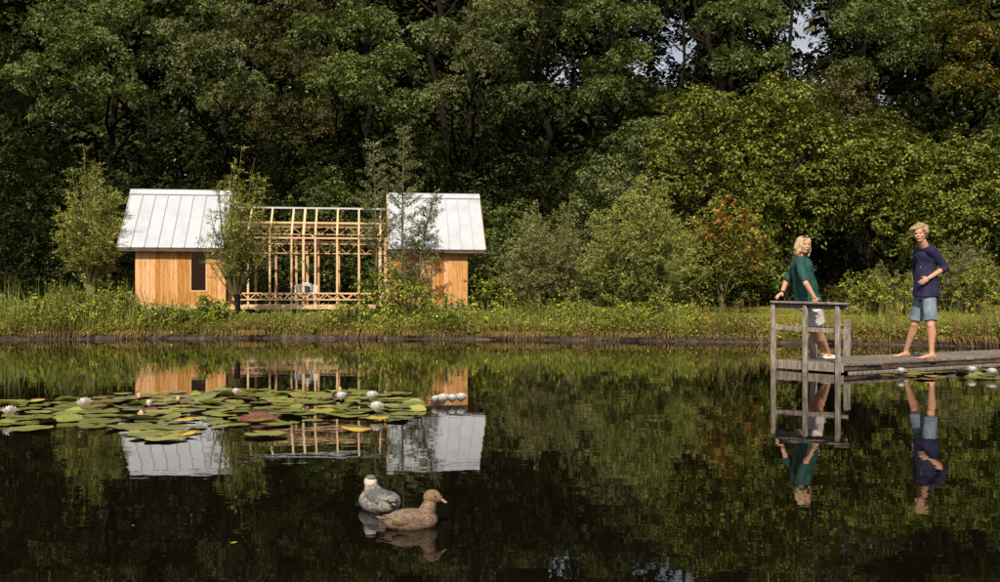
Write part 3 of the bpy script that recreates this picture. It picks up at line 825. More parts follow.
# --- bare trunks seen in the depth of the wood
def bare(px, D, r, top, lean, seed, lab):
    rr = random.Random(seed); X = (px - 500) / 1000 * D; zb = float(gz(X, D)) - .1
    root = empty('dark_trunk_tree', (X, D, zb)); tag(root, lab, 'tree', 'dark trunks in the depth of the wood')
    mb = MB(); tp = limb(mb, (0, 0, 0), (lean * top, 0, top), r, r * .4, rr, 8, 9, .06)
    for i in (3, 4, 5, 5, 6, 6, 7, 7, 8, 8):
        sd = rr.choice((-1, 1)); L = rr.uniform(1.2, 2.6)
        limb(mb, tp[i], tp[i] + Vector((sd * L, rr.uniform(-.8, .8), L * rr.uniform(.4, 1.1))), r * .35, .02, rr, 5, 5, .15)
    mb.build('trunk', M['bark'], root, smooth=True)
for a in [(452, 41, .22, 15, -.05, 51, 'dark leaning trunk above the right cabin'), (470, 44, .2, 15, .03, 52, 'dark straight trunk behind the right cabin bush'),
          (548, 43, .2, 16, -.02, 53, 'dark trunk left of the centre sky gap'), (690, 46, .16, 17, .0, 54, 'thin dark trunk standing in the sky gap right of centre'),
          (678, 47, .12, 17, .01, 55, 'thinnest trunk in the sky gap right of centre'), (718, 42, .22, 16, -.01, 56, 'thick dark trunk just right of the middle sky gap'),
          (790, 42, .13, 16, .0, 57, 'dark trunk edging the right sky gap'), (148, 42, .13, 9, .0, 58, 'thin pale trunk in the shade above the left cabin'),
          (845, 36, .16, 8, .02, 59, 'shaded trunk in the dark hollow between the two people'), (610, 42, .2, 14, -.02, 60, 'dark trunk between bushes right of the centre sky gap')]:
    bare(*a)

# --- the wood beyond, one dim mass with openings
def far_wood():
    g = np.random.default_rng(77)
    cl = []
    for row, (D, z0, z1, n, rr) in enumerate([(52, 9, 21, 520, (1.4, 2.3)), (58, 0, 24, 900, (1.6, 2.6)), (65, 0, 26, 900, (1.8, 2.8)), (46, .5, 10, 620, (1.0, 1.9))]):
        for i in range(n):
            x = g.uniform(-44, 44); cl.append((x, D + g.uniform(-2, 2), g.uniform(z0, z1), g.uniform(*rr)))
    cl = gap_drop(cl, (0, 0, 0), 0)
    V = sprays(cl, g, .36, 8, 10, .7, .3, .7)
    tag(link('far_woodland', leaves_mesh('far_woodland', V, M['lf_shade'])), 'dim mass of dark trees filling the wood behind', 'woodland', kind='stuff')
far_wood()

# ------------------------------------------------------------------ willows, shrubs, saplings
def shoot_bush(name, label, cat, px, D, ztop, rad, mat, seed, nstem=34, head=0.0, leafL=.085, leafW=.018, cone=.55, bark='bark_pale', trunk_r=.09,
               twigs=9, twigL=.42, per=16, group=None, droop=.25, spread0=.1, offx=0.0, lenvar=.31):
    """a willow: upright shoots from a head or from the ground, narrow leaves along side twigs"""
    g = np.random.default_rng(seed); rr = random.Random(seed)
    X = (px - 500) / 1000 * D; zb = float(gz(X, D)) - .04
    root = empty(name, (X, D, zb)); tag(root, label, cat, group)
    H = ztop - zb - head
    C = []; A = []; N = []
    mb = MB()
    if head > 0:
        mb.tube([(0, 0, -.1), (.02, 0, head * .5), (0, 0, head), (0, 0, head + .12)], [trunk_r * 1.15, trunk_r * .9, trunk_r * 1.2, trunk_r * .6], 9)
        mb.build('trunk', M[bark], root, smooth=True); mb = MB()
    for i in range(nstem):
        a = rr.uniform(0, 2 * math.pi); q = rr.random() ** .6
        b = Vector((math.cos(a) * spread0 * q, math.sin(a) * spread0 * q, head + rr.uniform(-.03, .08) if head else 0))
        Ls = H * (1 - .40 * q ** 2) * (1.03 - lenvar * rr.random() ** 1.3)
        out = rad * q * rr.uniform(.7, 1.15)
        pts = []; n = 8
        for k in range(n + 1):
            t = k / n
            pts.append(b + Vector((math.cos(a) * out * t ** .85 + offx * t * t, math.sin(a) * out * t ** .85, Ls * (t - droop * q * t * t * .55))))
        mb.tube(pts, [.016 * (1 - .8 * k / n) + .003 for k in range(n + 1)], 4, caps=False)
        nt = max(3, int(twigs * Ls / 2.0))
        for j in range(nt):
            t = rr.uniform(.18, 1.0); k = min(n - 1, int(t * n)); p = pts[k].lerp(pts[k + 1], t * n - k)
            d = (pts[k + 1] - pts[k]).normalized()
            sd = Vector((rr.gauss(0, 1), rr.gauss(0, 1), rr.gauss(0, .4))).normalized()
            td = (d * rr.uniform(.5, 1.1) + sd * .8).normalized(); TL = twigL * rr.uniform(.5, 1.2) * (1.15 - .5 * t)
            m = max(4, int(per * TL / twigL))
            tt = np.linspace(.1, 1, m)[:, None]
            base = np.array(p)[None] + np.array(td)[None] * TL * tt + np.array([0, 0, -.25 * TL])[None] * tt ** 2
            sdv = nrmz(np.cross(np.array(td)[None], rdir(m, g)))
            ax = nrmz(np.array(td)[None] * .75 + sdv * .75 + np.array([0, 0, -.1]))
            Lf = leafL * g.uniform(.7, 1.25, m)
            C.append(base + ax * (Lf * .5)[:, None]); A.append(ax); N.append(nrmz(np.cross(ax, rdir(m, g)) + np.array([0, -.2, .5])))
    mb.build('stems', M['twig'], root)
    C = np.concatenate(C); A = np.concatenate(A); N = np.concatenate(N)
    L = leafL * g.uniform(.7, 1.3, len(C))
    V = leaf_arrays(C, N, L, leafW * g.uniform(.8, 1.3, len(C)), g, axis=A)
    link('foliage', leaves_mesh('foliage', V, M[mat]), root)
    return root

shoot_bush('pollard_willow', 'pollard willow with a short pale trunk standing left of the left cabin', 'willow', 90, 28.8, zpx(142, 28.8), 1.1, 'lf_willow', 301,
           nstem=62, head=.85, leafL=.115, leafW=.024, trunk_r=.10, twigs=15, twigL=.40, per=14, droop=.75, lenvar=.55)
shoot_bush('pollard_willow', 'slim willow growing in front of the right edge of the left cabin roof', 'willow', 237, 26.9, zpx(146, 26.9), 1.05, 'lf_willow', 302,
           nstem=46, head=.85, leafL=.105, leafW=.024, trunk_r=.075, twigs=15, twigL=.36, per=14, droop=.35, offx=.22, bark='bark', lenvar=.5)
shoot_bush('willow_bush', 'olive-brown willow bush right of the house', 'willow', 556, 27.8, zpx(188, 27.8), 1.65, 'lf_olive', 303,
           nstem=90, leafL=.10, leafW=.024, twigs=19, twigL=.42, per=19, spread0=.3, droop=.5, lenvar=.45)
shoot_bush('willow_bush', 'big fresh green willow bush reaching down to the water right of centre', 'willow', 642, 26.4, zpx(172, 26.4), 1.65, 'lf_wgreen', 304,
           nstem=110, leafL=.11, leafW=.026, twigs=21, twigL=.42, per=20, spread0=.35, droop=.5, lenvar=.45)

def sapling(label, px, D, ytop, seed, lean, rmax):
    """leader with short level branches, leaves in narrow tufts"""
    g = np.random.default_rng(seed); rr = random.Random(seed)
    X = (px - 500) / 1000 * D; zb = float(gz(X, D)) - .04; H = zpx(ytop, D) - zb
    root = empty('willow_sapling', (X, D, zb)); tag(root, label, 'sapling', 'thin saplings before the right cabin')
    mb = MB(); mb.tube([(lean * t * t, 0, H * t) for t in np.linspace(0, 1, 9)], [.035 * (1 - .85 * t) + .004 for t in np.linspace(0, 1, 9)], 6)
    C = []; A = []
    for j in range(100):
        t = rr.uniform(.16, .99); a = rr.uniform(0, 2 * math.pi)
        BL = rmax * (1.08 - t) ** .7 * rr.uniform(.45, 1.1) * (.65 if t < .3 else 1) + .06
        p0 = np.array((lean * t * t, 0, H * t)); d = np.array((math.cos(a), math.sin(a) * .9, rr.uniform(.2, .75)))
        k = np.linspace(0, 1, 6)[:, None]; pts = p0 + d * BL * k + np.array([0, 0, .1 * BL]) * k ** 2
        mb.tube([tuple(q) for q in pts], [.010 - .0075 * q for q in np.linspace(0, 1, 6)], 3, caps=False)
        m = int(34 * BL / .6) + 10
        q = g.uniform(.25, 1.02, m)[:, None]
        c = p0 + d * BL * q + np.array([0, 0, .1 * BL]) * q ** 2 + g.normal(0, .035, (m, 3))
        C.append(c); A.append(nrmz(d[None] * .5 + rdir(m, g) * .8 + np.array([0, 0, .3])))
    mb.build('stem', M['twig'], root)
    C = np.concatenate(C); A = np.concatenate(A)
    V = leaf_arrays(C, rdir(len(C), g) + np.array([0, -.3, .5]), .085 * g.uniform(.7, 1.3, len(C)), .026, g, axis=A)
    link('foliage', leaves_mesh('foliage', V, M['lf_grey']), root)
sapling('tallest thin grey-green sapling, before the left edge of the right cabin roof', 402, 27.0, 128, 311, .05, 1.0)
sapling('thin grey-green sapling with a forked top at the right end of the timber frame', 377, 26.8, 141, 312, -.1, .95)
sapling('low slender sapling leaning across the right cabin roof', 415, 26.6, 194, 313, .55, .9)

G4 = 'leafy bushes on the far bank'
def bank_bush(name, label, cat, px, D, ytop, rad, mat, seed, leaf=.085, ncl=30, rc=(.22, .42), dens=42, rady=None, zb=.05):
    return tree(name, label, cat, px, D, zpx(ytop, D), rad, float(gz((px - 500) / 1000 * D, D)) + zb, mat, seed, leaf=leaf, nclump=ncl, rclump=rc,
                group=G4, bark='twig', trunk_r=.03, dens=dens, per=11, sr=.16, rady=rady or rad * .75, gaps=False, limbs=10, aspect=.62)
bank_bush('alder_bush', 'bright green leafy bush covering the right end of the timber frame', 'bush', 384, 26.2, 262, .85, 'lf_weed', 321, ncl=34)
bank_bush('alder_bush', 'sprawling green bush in front of the right cabin window', 'bush', 412, 25.9, 276, .75, 'lf_weed', 322, ncl=26)
bank_bush('alder_bush', 'low thicket right of the right cabin', 'bush', 492, 27.5, 268, .85, 'lf_weed', 323, ncl=26)
gr = bank_bush('guelder_rose', 'shrub with reddening leaves and red berries right of the big willow', 'bush', 722, 27.2, 196, 1.45, 'lf_guelder', 324, leaf=.105, ncl=70, zb=.9, rc=(.28, .5), dens=40)
def berries(root, n, seed):
    rr = random.Random(seed); mb = MB()
    cr = [c for c in root.children if c.name.startswith('crown')][0].data.vertices
    top = sorted(range(0, len(cr), 7), key=lambda i: cr[i].co.z - cr[i].co.y * .9)[-int(len(cr) / 7 * .22):]
    for k in range(n):
        p = cr[rr.choice(top)].co
        for j in range(7):
            q = p + Vector((rr.gauss(0, .035), rr.gauss(0, .03) - .03, rr.gauss(0, .025))); r = .016
            mb.add([q + Vector(d) * r for d in ((1,0,0),(-1,0,0),(0,1,0),(0,-1,0),(0,0,1),(0,0,-1))], [(0,2,4),(2,1,4),(1,3,4),(3,0,4),(2,0,5),(1,2,5),(3,1,5),(0,3,5)])
    o = mb.build('berries', surf_mat('red berries', [(.34,.06,.03), (.48,.12,.05)], 12, (1,1,1), .35, 0, .001), root); tag(o, kind='stuff')
berries(gr, 30, 5)
bank_bush('alder_bush', 'leafy bush at the foot of the reddening shrub', 'bush', 690, 27.6, 258, .95, 'lf_horn', 325, leaf=.10, ncl=30)
bank_bush('alder_bush', 'round green bush beside the dark hollow, left of the man', 'bush', 862, 26.5, 268, .8, 'lf_weed', 326, ncl=28)
bank_bush('dogwood_bush', 'loose bush behind the man with tall seed stalks', 'bush', 905, 25.6, 274, .8, 'lf_weed', 327, ncl=26)
bank_bush('dogwood_bush', 'pale green bush at the right edge above the jetty', 'bush', 978, 25.0, 262, .85, 'lf_weed', 328, ncl=26)
for px_, D_, yt_, rd_, lb_ in ((28, 25.6, 291, .8, 'low leafy clump at the far left end of the bank'), (78, 25.4, 284, .75, 'leafy clump in front of the pollard willow trunk'),
                               (165, 25.6, 297, .7, 'low leafy clump below the boards of the left cabin'), (352, 25.5, 297, .6, 'low leafy clump below the right half of the timber frame'),
                               (445, 25.4, 290, .7, 'leafy clump below the boards of the right cabin'), (535, 25.4, 296, .7, 'low leafy clump below the olive willow bush'),
                               (582, 25.2, 302, .5, 'small leafy clump left of the concrete block'), (735, 24.6, 312, .5, 'small leafy clump on the bank left of the handrail')):
    bank_bush('weed_clump', lb_, 'plant', px_, D_, yt_, rd_, 'lf_weed', 600 + px_, leaf=.07, ncl=16, rc=(.14, .26), dens=60)
bank_bush('alder_bush', 'low leafy clump at the waterline under the big willow', 'bush', 655, 25.0, 296, .75, 'lf_weed', 329, ncl=24)
bank_bush('alder_bush', 'small leafy clump in front of the left cabin', 'bush', 208, 26.2, 292, .7, 'lf_weed', 330, ncl=18, rc=(.16, .3))
bank_bush('alder_bush', 'small leafy clump at the left cabin corner', 'bush', 128, 26.3, 290, .55, 'lf_weed', 331, ncl=14, rc=(.16, .3))
shoot_bush('heather_bush', 'feathery grey-green bush behind the man and right of him', 'bush', 958, 26.6, zpx(236, 26.6), 1.1, 'lf_olive', 332, nstem=60, leafL=.09, leafW=.022, twigs=24, twigL=.30, per=20, spread0=.4, droop=.5)
shoot_bush('heather_bush', 'feathery bush between the woman and the dark hollow', 'bush', 880, 27.6, zpx(262, 27.6), .8, 'lf_olive', 333, nstem=40, leafL=.09, leafW=.02, twigs=22, twigL=.26, per=18, spread0=.35, droop=.5)

# ------------------------------------------------------------------ ground cover
def stalks(name, label, g, X, D, Hh, mat, nleaf=14, leaf=.06, aspect=.5, spread=.10, stemw=.006):
    N = len(X); Z = gz(X, D)
    t = g.uniform(.12, 1, (N, nleaf)); t = np.sort(t, 1)
    lx = g.normal(0, .16, (N, 1)) * Hh[:, None]; ly = g.normal(0, .14, (N, 1)) * Hh[:, None]
    a = g.uniform(0, 2 * np.pi, (N, nleaf)); rr = spread * (1.15 - .6 * t) * g.uniform(.3, 1.1, (N, nleaf))
    c = np.stack([X[:, None] + lx * t ** 2 + np.cos(a) * rr, D[:, None] + ly * t ** 2 + np.sin(a) * rr, Z[:, None] + Hh[:, None] * t], -1).reshape(-1, 3)
    ax = np.stack([np.cos(a), np.sin(a), g.uniform(-.3, .5, a.shape)], -1).reshape(-1, 3)
    n = np.array([0, -.25, .8]) + rdir(len(c), g) * .6
    L = leaf * g.uniform(.6, 1.35, len(c))
    V = leaf_arrays(c, n, L, L * aspect, g, axis=ax)
    # stems
    k0 = np.stack([X, D, Z - .02], -1); k1 = np.stack([X + lx[:, 0], D + ly[:, 0], Z + Hh], -1)
    s = np.zeros((N, 3)); s[:, 0] = stemw / 2
    V2 = np.stack([k0 - s, k0 + s, k1 + s * .3, k1 - s * .3], 1).reshape(-1, 3)
    tag(link(name, leaves_mesh(name, np.concatenate([V, V2]), M[mat])), label, name.replace('_', ' '), kind='stuff')

def blades(name, label, g, X, D, Hh, mat, wd=.008, lean=.35, hang=0.0):
    N = len(X); Z = gz(X, D) - .01
    a = g.uniform(0, 2 * np.pi, N); a = np.where(g.uniform(0, 1, N) < hang, g.normal(-np.pi / 2, .5, N), a); b = g.uniform(0, np.pi, N); ln = np.abs(g.normal(0, lean, N)) * Hh
    s = np.stack([np.cos(b), np.sin(b), np.zeros(N)], -1) * wd / 2 * g.uniform(.6, 1.5, (N, 1))
    p0 = np.stack([X, D, Z], -1)
    pm = p0 + np.stack([np.cos(a) * ln * .3, np.sin(a) * ln * .3, Hh * .6], -1)
    pt = p0 + np.stack([np.cos(a) * ln, np.sin(a) * ln, Hh * (1 - .25 * np.minimum(ln / Hh, 1.2))], -1)
    V = np.stack([p0 - s, p0 + s, pm + s * .8, pm - s * .8, pm - s * .8, pm + s * .8, pt + s * .15, pt - s * .15], 1).reshape(-1, 3)
    me = leaves_mesh(name, V, M[mat])
    return tag(link(name, me), label, name.replace('_', ' '), kind='stuff')

def band(g, n, x0, x1, t0, t1, clump=0):
    X = g.uniform(x0, x1, n); t = t0 + (t1 - t0) * g.uniform(0, 1, n) ** 1.5
    return X, shore(X) + t

_hx = [-14, -12, -10.2, -8.5, -6.5, -4.6, -3.2, -1.5, 0, 1.5, 2.4, 3.6, 5, 6, 7.5, 9, 11, 14]
_hh = [.95, 1.05, 1.0, .66, .56, .48, .66, .8, .68, .76, .6, .85, .66, .42, .32, .38, .46, .6]
def wh(x): return np.interp(x, _hx, _hh)

g = np.random.default_rng(401)
X, D = band(g, 6400, -14, 13, .12, 2.2)
dn = .5 + .5 * np.sin(X * 2.3 + np.sin(D * 2) * 1.5) * np.cos(X * .9 + 1)
lush = np.interp(X, [-14, -8, -7.4, -6.9, -4.2, -3.8, -1.2, -.6, .9, 1.3, 2.0, 2.5, 4.6, 5.0, 13], [1, 1, .9, .30, .25, 1, 1, .45, .5, .8, .25, .9, .8, .25, .35])
k = g.uniform(0, 1, len(X)) < (.25 + .75 * dn) * lush; k &= ~((X > 5) & (g.uniform(0, 1, len(X)) < .45)); X, D = X[k], D[k]
Hh = wh(X) * g.uniform(.45, 1.15, len(X)) * (.75 + .35 * np.sin(X * 3.1 + 2) * np.sin(X * 1.1))
Hh *= np.interp(D - shore(X), [0, .5, 2.2], [.55, 1.0, .8]) * np.where(g.uniform(0, 1, len(X)) < .07, 1.5, 1.0)
stalks('bank_weeds', 'leafy green weeds crowding the far bank', g, X, D, np.maximum(Hh, .12), 'lf_weed', nleaf=26, leaf=.074, aspect=.6, spread=.13)
X, D = band(g, 34000, -15, 13.5, .0, 2.8)
blades('bank_grass', 'long olive grass growing along the far bank', g, X, D, np.maximum(wh(X) * g.uniform(.25, .9, len(X)) * .72, .08), 'grass', wd=.013, lean=.45)
X, D = band(g, 11000, -15, 13.5, .0, .35)
kk = np.sin(X * 1.9) + np.sin(X * 4.7 + 1) + g.normal(0, .6, len(X)) > -.4; X, D = X[kk], D[kk]
o_ = blades('dry_fringe', 'dry rusty grass hanging over the board edge of the far bank', g, X, D + g.uniform(.02, .22, len(X)), .08 + .24 * g.uniform(0, 1, len(X)) * (1 + .5 * np.sin(X * 2.7)), 'dry', wd=.014, lean=1.0, hang=.9)
X, D = band(g, 70000, -13, 14, 1.2, 9.0)
kk = ~((X < 1.0) & (D > 27.3)); X, D = X[kk], D[kk]
blades('lawn_grass', 'short bright lawn between the bank and the wood', g, X, D, g.uniform(.03, .085, len(X)), 'lawn', wd=.014, lean=.5)
X, D = band(g, 260, 4.5, 12.5, .3, 3.2)
stalks('seed_stalks', 'brownish dock and seed stalks on the right bank', g, X, D, g.uniform(.35, .8, len(X)), 'dry', nleaf=34, leaf=.035, aspect=.6, spread=.05)
X, D = band(g, 5200, -15, 13.5, .01, .10); N_ = len(X); D0 = D
def hang_fringe():
    Z = np.full(N_, .105); ln = g.uniform(.05, .17, N_) * (1 + .6 * np.sin(X * 1.9 + 1)); dr = g.uniform(.0, .10, N_) * (1 + .5 * np.sin(X * 3.3))
    sx_ = g.normal(0, .05, N_); up_ = g.uniform(.02, .12, N_)
    s_ = np.stack([np.full(N_, .008), g.normal(0, .004, N_), np.zeros(N_)], -1)
    p0 = np.stack([X, D0, Z], -1); p1 = p0 + np.stack([sx_ * .5, -ln * .55, up_], -1); p2 = p0 + np.stack([sx_, -ln - .03, -dr * .8], -1)
    kq = np.sin(p0[:, 0] * 2.7) + np.sin(p0[:, 0] * 6.1 + 2) + g.normal(0, .7, N_) > -.1; p0, p1, p2, s_ = p0[kq], p1[kq], p2[kq], s_[kq]
    V = np.stack([p0 - s_, p0 + s_, p1 + s_ * .9, p1 - s_ * .9, p1 - s_ * .9, p1 + s_ * .9, p2 + s_ * .2, p2 - s_ * .2], 1).reshape(-1, 3)
    tag(link('hanging_grass', leaves_mesh('hanging_grass', V, M['dry'])), 'dry grass drooping over the boards to the water', 'hanging grass', kind='stuff')
hang_fringe()
X, D = band(g, 1100, -14, 13.5, .02, .5)
stalks('edge_weeds', 'low green weeds at the very edge of the far bank', g, X, D, g.uniform(.08, .30, len(X)), 'lf_weed', nleaf=18, leaf=.06, aspect=.6, spread=.10)
X, D = band(g, 1500, -14, 13.5, .02, .6)
stalks('dry_weeds', 'rusty withered weeds low on the far bank', g, X, D, g.uniform(.10, .34, len(X)), 'dry', nleaf=20, leaf=.055, aspect=.5, spread=.09)
X = np.concatenate([g.normal(c, .20, 58) for c in (-13.4, -12.6, -11.9, -11.2, -10.9, -10.2, -9.6, -8.9, -8.4, -7.7, -5.9, -4.9, -3.6, -2.4, -.9, .2, .9, 2.1, 3.1, 4.2, 5.4, 7.4, 8.3, 9.1, 9.9, 10.8)])
D = shore(X) + np.abs(g.normal(.7, .5, len(X)))
blades('tall_grass', 'tall wispy grass tufts standing above the weeds of the far bank', g, X, np.maximum(D, shore(X) + .05), np.interp(X, [-14, -9, -7.5, -3, 2, 6, 11], [1.25, 1.2, .72, .68, .85, .62, .7]) * g.uniform(.55, 1.15, len(X)), 'reed', wd=.014, lean=.3)
# woodland floor litter and low green
g = np.random.default_rng(402)
X = g.uniform(-22, 22, 5200); D = g.uniform(33, 42, 5200)
stalks('woodland_undergrowth', 'dim low undergrowth on the floor of the wood', g, X, D, g.uniform(.2, .9, len(X)), 'lf_shade', nleaf=14, leaf=.12, aspect=.6, spread=.2)

def reed_clump(px, D, h, n, seed, label):
    g = np.random.default_rng(seed); X = (px - 500) / 1000 * D; zb = float(gz(X, D)) - .02
    root = empty('reed_clump', (X, D, zb)); tag(root, label, 'reeds', 'reed clumps on the left bank')
    N = n; a = g.uniform(0, 2 * np.pi, N); rr = g.uniform(0, .16, N); H = h * g.uniform(.6, 1.05, N); ln = H * np.abs(g.normal(.1, .3, N))
    p0 = np.stack([np.cos(a) * rr, np.sin(a) * rr, np.zeros(N)], -1); w_ = np.stack([np.cos(a + 1.57), np.sin(a + 1.57), a * 0], -1) * .014
    q = []
    for t0, t1 in ((0, .35), (.35, .7), (.7, 1)):
        def pt(t): return p0 + np.stack([np.cos(a) * ln * t * t, np.sin(a) * ln * t * t, H * (t - .16 * t ** 3)], -1)
        w0 = w_ * (1 - .3 * t0); w1 = w_ * (1 - .3 * t1 if t1 < 1 else .1)
        q.append(np.stack([pt(t0) - w0, pt(t0) + w0, pt(t1) + w1, pt(t1) - w1], 1))
    V = np.concatenate(q).reshape(-1, 3); link('blades', leaves_mesh('blades', V, M['reed']), root)
reed_clump(54, 26.0, 1.1, 46, 411, 'tall reed clump with arching blades, left of the pollard willow trunk')
reed_clump(72, 25.7, 1.25, 40, 412, 'tallest reed clump near the pollard willow trunk')
reed_clump(14, 26.0, .95, 34, 413, 'reed clump at the far left of the bank')
reed_clump(110, 26.0, .95, 30, 414, 'reed clump between the pollard willow and the left cabin')
reed_clump(340, 25.6, .55, 30, 415, 'small reed clump below the open timber frame')
reed_clump(612, 24.6, .5, 34, 416, 'small bright reed clump beside the concrete block')

# ------------------------------------------------------------------ water lilies
M['pad_green'] = surf_mat('green lily pad', [(.11,.135,.025), (.19,.21,.04), (.27,.27,.06)], 9, (1,1,1), .32, .1, .002, var=.22, spec=.6)
M['pad_lime'] = surf_mat('lime lily pad', [(.20,.22,.04), (.30,.30,.06), (.36,.33,.08)], 9, (1,1,1), .35, .1, .002, var=.2, spec=.6)
M['pad_yellow'] = surf_mat('yellowing lily pad', [(.45,.30,.03), (.60,.44,.05), (.30,.26,.05)], 10, (1,1,1), .45, .1, .002, var=.15)
M['pad_red'] = surf_mat('red-brown lily pad', [(.09,.022,.015), (.17,.05,.035), (.24,.10,.06)], 10, (1,1,1), .4, .1, .002, var=.25)
M['pad_dark'] = surf_mat('dark lily pad', [(.035,.045,.03), (.07,.08,.05), (.11,.11,.08)], 10, (1,1,1), .25, .1, .002, var=.2, spec=.7)
M['petal'] = leaf_mat('lily petals', [(.84,.80,.80), (.87,.85,.85), (.88,.87,.87)], trans=.12, gloss=.02, tcol=(1, .95, .95), vary=0)
M['petal_pink'] = leaf_mat('pinkish lily petals', [(.82,.66,.69), (.87,.80,.82), (.88,.86,.86)], trans=.12, gloss=.02, tcol=(1, .9, .93), vary=0)
M['stamen'] = surf_mat('stamens', [(.65,.42,.05), (.80,.58,.10)], 20, (1,1,1), .7, 0, .001)
M['bud'] = surf_mat('lily bud', [(.42,.25,.08), (.70,.55,.38)], 12, (1,1,.4), .5, .1, .002)

def rim_stain(m, col, lo=.80):
    n, l = m.node_tree.nodes, m.node_tree.links
    p = [q for q in n if q.type == 'BSDF_PRINCIPLED'][0]; src = p.inputs['Base Color'].links[0].from_socket
    t = n.new('ShaderNodeTexCoord'); ln = n.new('ShaderNodeVectorMath'); ln.operation = 'LENGTH'; l.new(t.outputs['Object'], ln.inputs[0])
    ns = n.new('ShaderNodeTexNoise'); ns.inputs['Scale'].default_value = 1.6; l.new(t.outputs['Object'], ns.inputs['Vector'])
    oi = n.new('ShaderNodeObjectInfo'); a = n.new('ShaderNodeMath'); a.operation = 'MULTIPLY_ADD'; a.inputs[1].default_value = .75
    l.new(ns.outputs[0], a.inputs[0]); l.new(ln.outputs['Value'], a.inputs[2])
    b = n.new('ShaderNodeMath'); b.operation = 'MULTIPLY_ADD'; b.inputs[1].default_value = .22; l.new(oi.outputs['Random'], b.inputs[0]); l.new(a.outputs[0], b.inputs[2])
    mr = n.new('ShaderNodeMapRange'); mr.inputs[1].default_value = lo + .62; mr.inputs[2].default_value = lo + .74; l.new(b.outputs[0], mr.inputs[0])
    mx_ = n.new('ShaderNodeMix'); mx_.data_type = 'RGBA'; mx_.inputs[7].default_value = (*col, 1)
    l.new(mr.outputs[0], mx_.inputs[0]); l.new(src, mx_.inputs[6]); l.new(mx_.outputs[2], p.inputs['Base Color'])
rim_stain(M['pad_green'], (.20, .085, .03)); rim_stain(M['pad_lime'], (.42, .27, .04)); rim_stain(M['pad_yellow'], (.22, .07, .03), .66)

def pad_mesh(kind, seed, mat):
    """flat round leaf with a notch; kinds: flat, lift (one side raised), fold (rolled up rim)"""
    rr = random.Random(seed); n = 22; rings = (.0, .45, .8, 1.0); vs = [(0, 0, .0)]; fs = []
    notch = .16; lift_a = rr.uniform(0, 6.28)
    for k, rad in enumerate(rings[1:]):
        for i in range(n + 1):
            a = notch + (2 * math.pi - 2 * notch) * i / n
            if rad < .5: a = .05 + (2 * math.pi - .1) * i / n
            wob = 1 + .035 * math.sin(3 * a + seed) + .02 * math.sin(7 * a + 2 * seed)
            x, y = math.cos(a) * rad * wob, math.sin(a) * rad * wob
            z = .02 * rad * math.sin(5 * a + seed) * (rad > .5)
            if kind == 'flat': z += .03 * rad * rad
            u = x * math.cos(lift_a) + y * math.sin(lift_a)
            if kind == 'lift': z += max(0, u - .1) ** 1.5 * .26
            if kind == 'fold' and u > .25:
                e = u - .25; x -= math.cos(lift_a) * e * .75; y -= math.sin(lift_a) * e * .75; z += e * .40
            vs.append((x, y, z))
    for i in range(n): fs.append((0, 1 + i, 2 + i))
    for k in range(2):
        b0 = 1 + k * (n + 1); b1 = b0 + n + 1
        for i in range(n): fs.append((b0 + i, b1 + i, b1 + i + 1, b0 + i + 1))
    me = bpy.data.meshes.new('lily_pad'); me.from_pydata(vs, [], fs); me.materials.append(mat)
    me.polygons.foreach_set('use_smooth', [True] * len(me.polygons)); me.update(); return me

PADS = {}
for mk in ('pad_green', 'pad_lime', 'pad_yellow', 'pad_red', 'pad_dark'):
    for kd in ('flat', 'lift', 'fold'):
        PADS[mk, kd] = [pad_mesh(kd, q * 7 + 3, M[mk]) for q in range(3)]

def inpoly(x, y, poly):
    c = False; n = len(poly)
    for i in range(n):
        x0, y0 = poly[i]; x1, y1 = poly[i - 1]
        if (y0 > y) != (y1 > y) and x < (x1 - x0) * (y - y0) / (y1 - y0) + x0: c = not c
    return c

def lily_bed(name, label, polys, n, seed, rmin, rmax, mind, extra=()):
    rr = random.Random(seed)
    def W(px, py): D = 900 / (py - 303); return ((px - 500) / 1000 * D, D)
    pts = []
    for poly in polys:
        wp = [W(*p) for p in poly]
        x0, x1 = min(p[0] for p in wp), max(p[0] for p in wp); y0, y1 = min(p[1] for p in wp), max(p[1] for p in wp)
        t = 0; m = 0
        while m < n * 1 and t < 9000:
            t += 1; x, y = rr.uniform(x0, x1), rr.uniform(y0, y1)
            px, py = 500 + 1000 * x / y, 303 + 900 / y
            if not inpoly(px, py, poly): continue
            if any((x - a) ** 2 + (y - b) ** 2 < mind ** 2 for a, b, *_ in pts): continue
            pts.append((x, y, None)); m += 1
    for px, py, r, mk, kd in extra:
        x, y = W(px, py); pts.append((x, y, (r, mk, kd)))
    cx = sum(p[0] for p in pts) / len(pts); cy_ = sum(p[1] for p in pts) / len(pts)
    root = empty(name, (cx, cy_, 0)); tag(root, label, 'water lilies')
    for x, y, sp in pts:
        if sp: r, mk, kd = sp
        else:
            r = rr.uniform(rmin, rmax) * (.8 if rr.random() < .25 else 1)
            q = rr.random(); mk = 'pad_green' if q < .60 else 'pad_lime' if q < .78 else 'pad_yellow' if q < .82 else 'pad_red' if q < .89 else 'pad_dark' if q < .92 else 'pad_green'
            q = rr.random(); kd = 'flat' if q < .74 else 'lift' if q < .88 else 'fold'
            if mk in ('pad_red', 'pad_yellow'): r *= .7; kd = 'lift' if rr.random() < .4 else kd
        o = link('lily_pad', rr.choice(PADS[mk, kd]), root)
        o.location = (x - cx, y - cy_, rr.uniform(.003, .016)); o.scale = (r, r * rr.uniform(.85, 1.05), r)
        o.rotation_euler = (rr.gauss(0, .018), rr.gauss(0, .018), rr.uniform(0, 6.28))

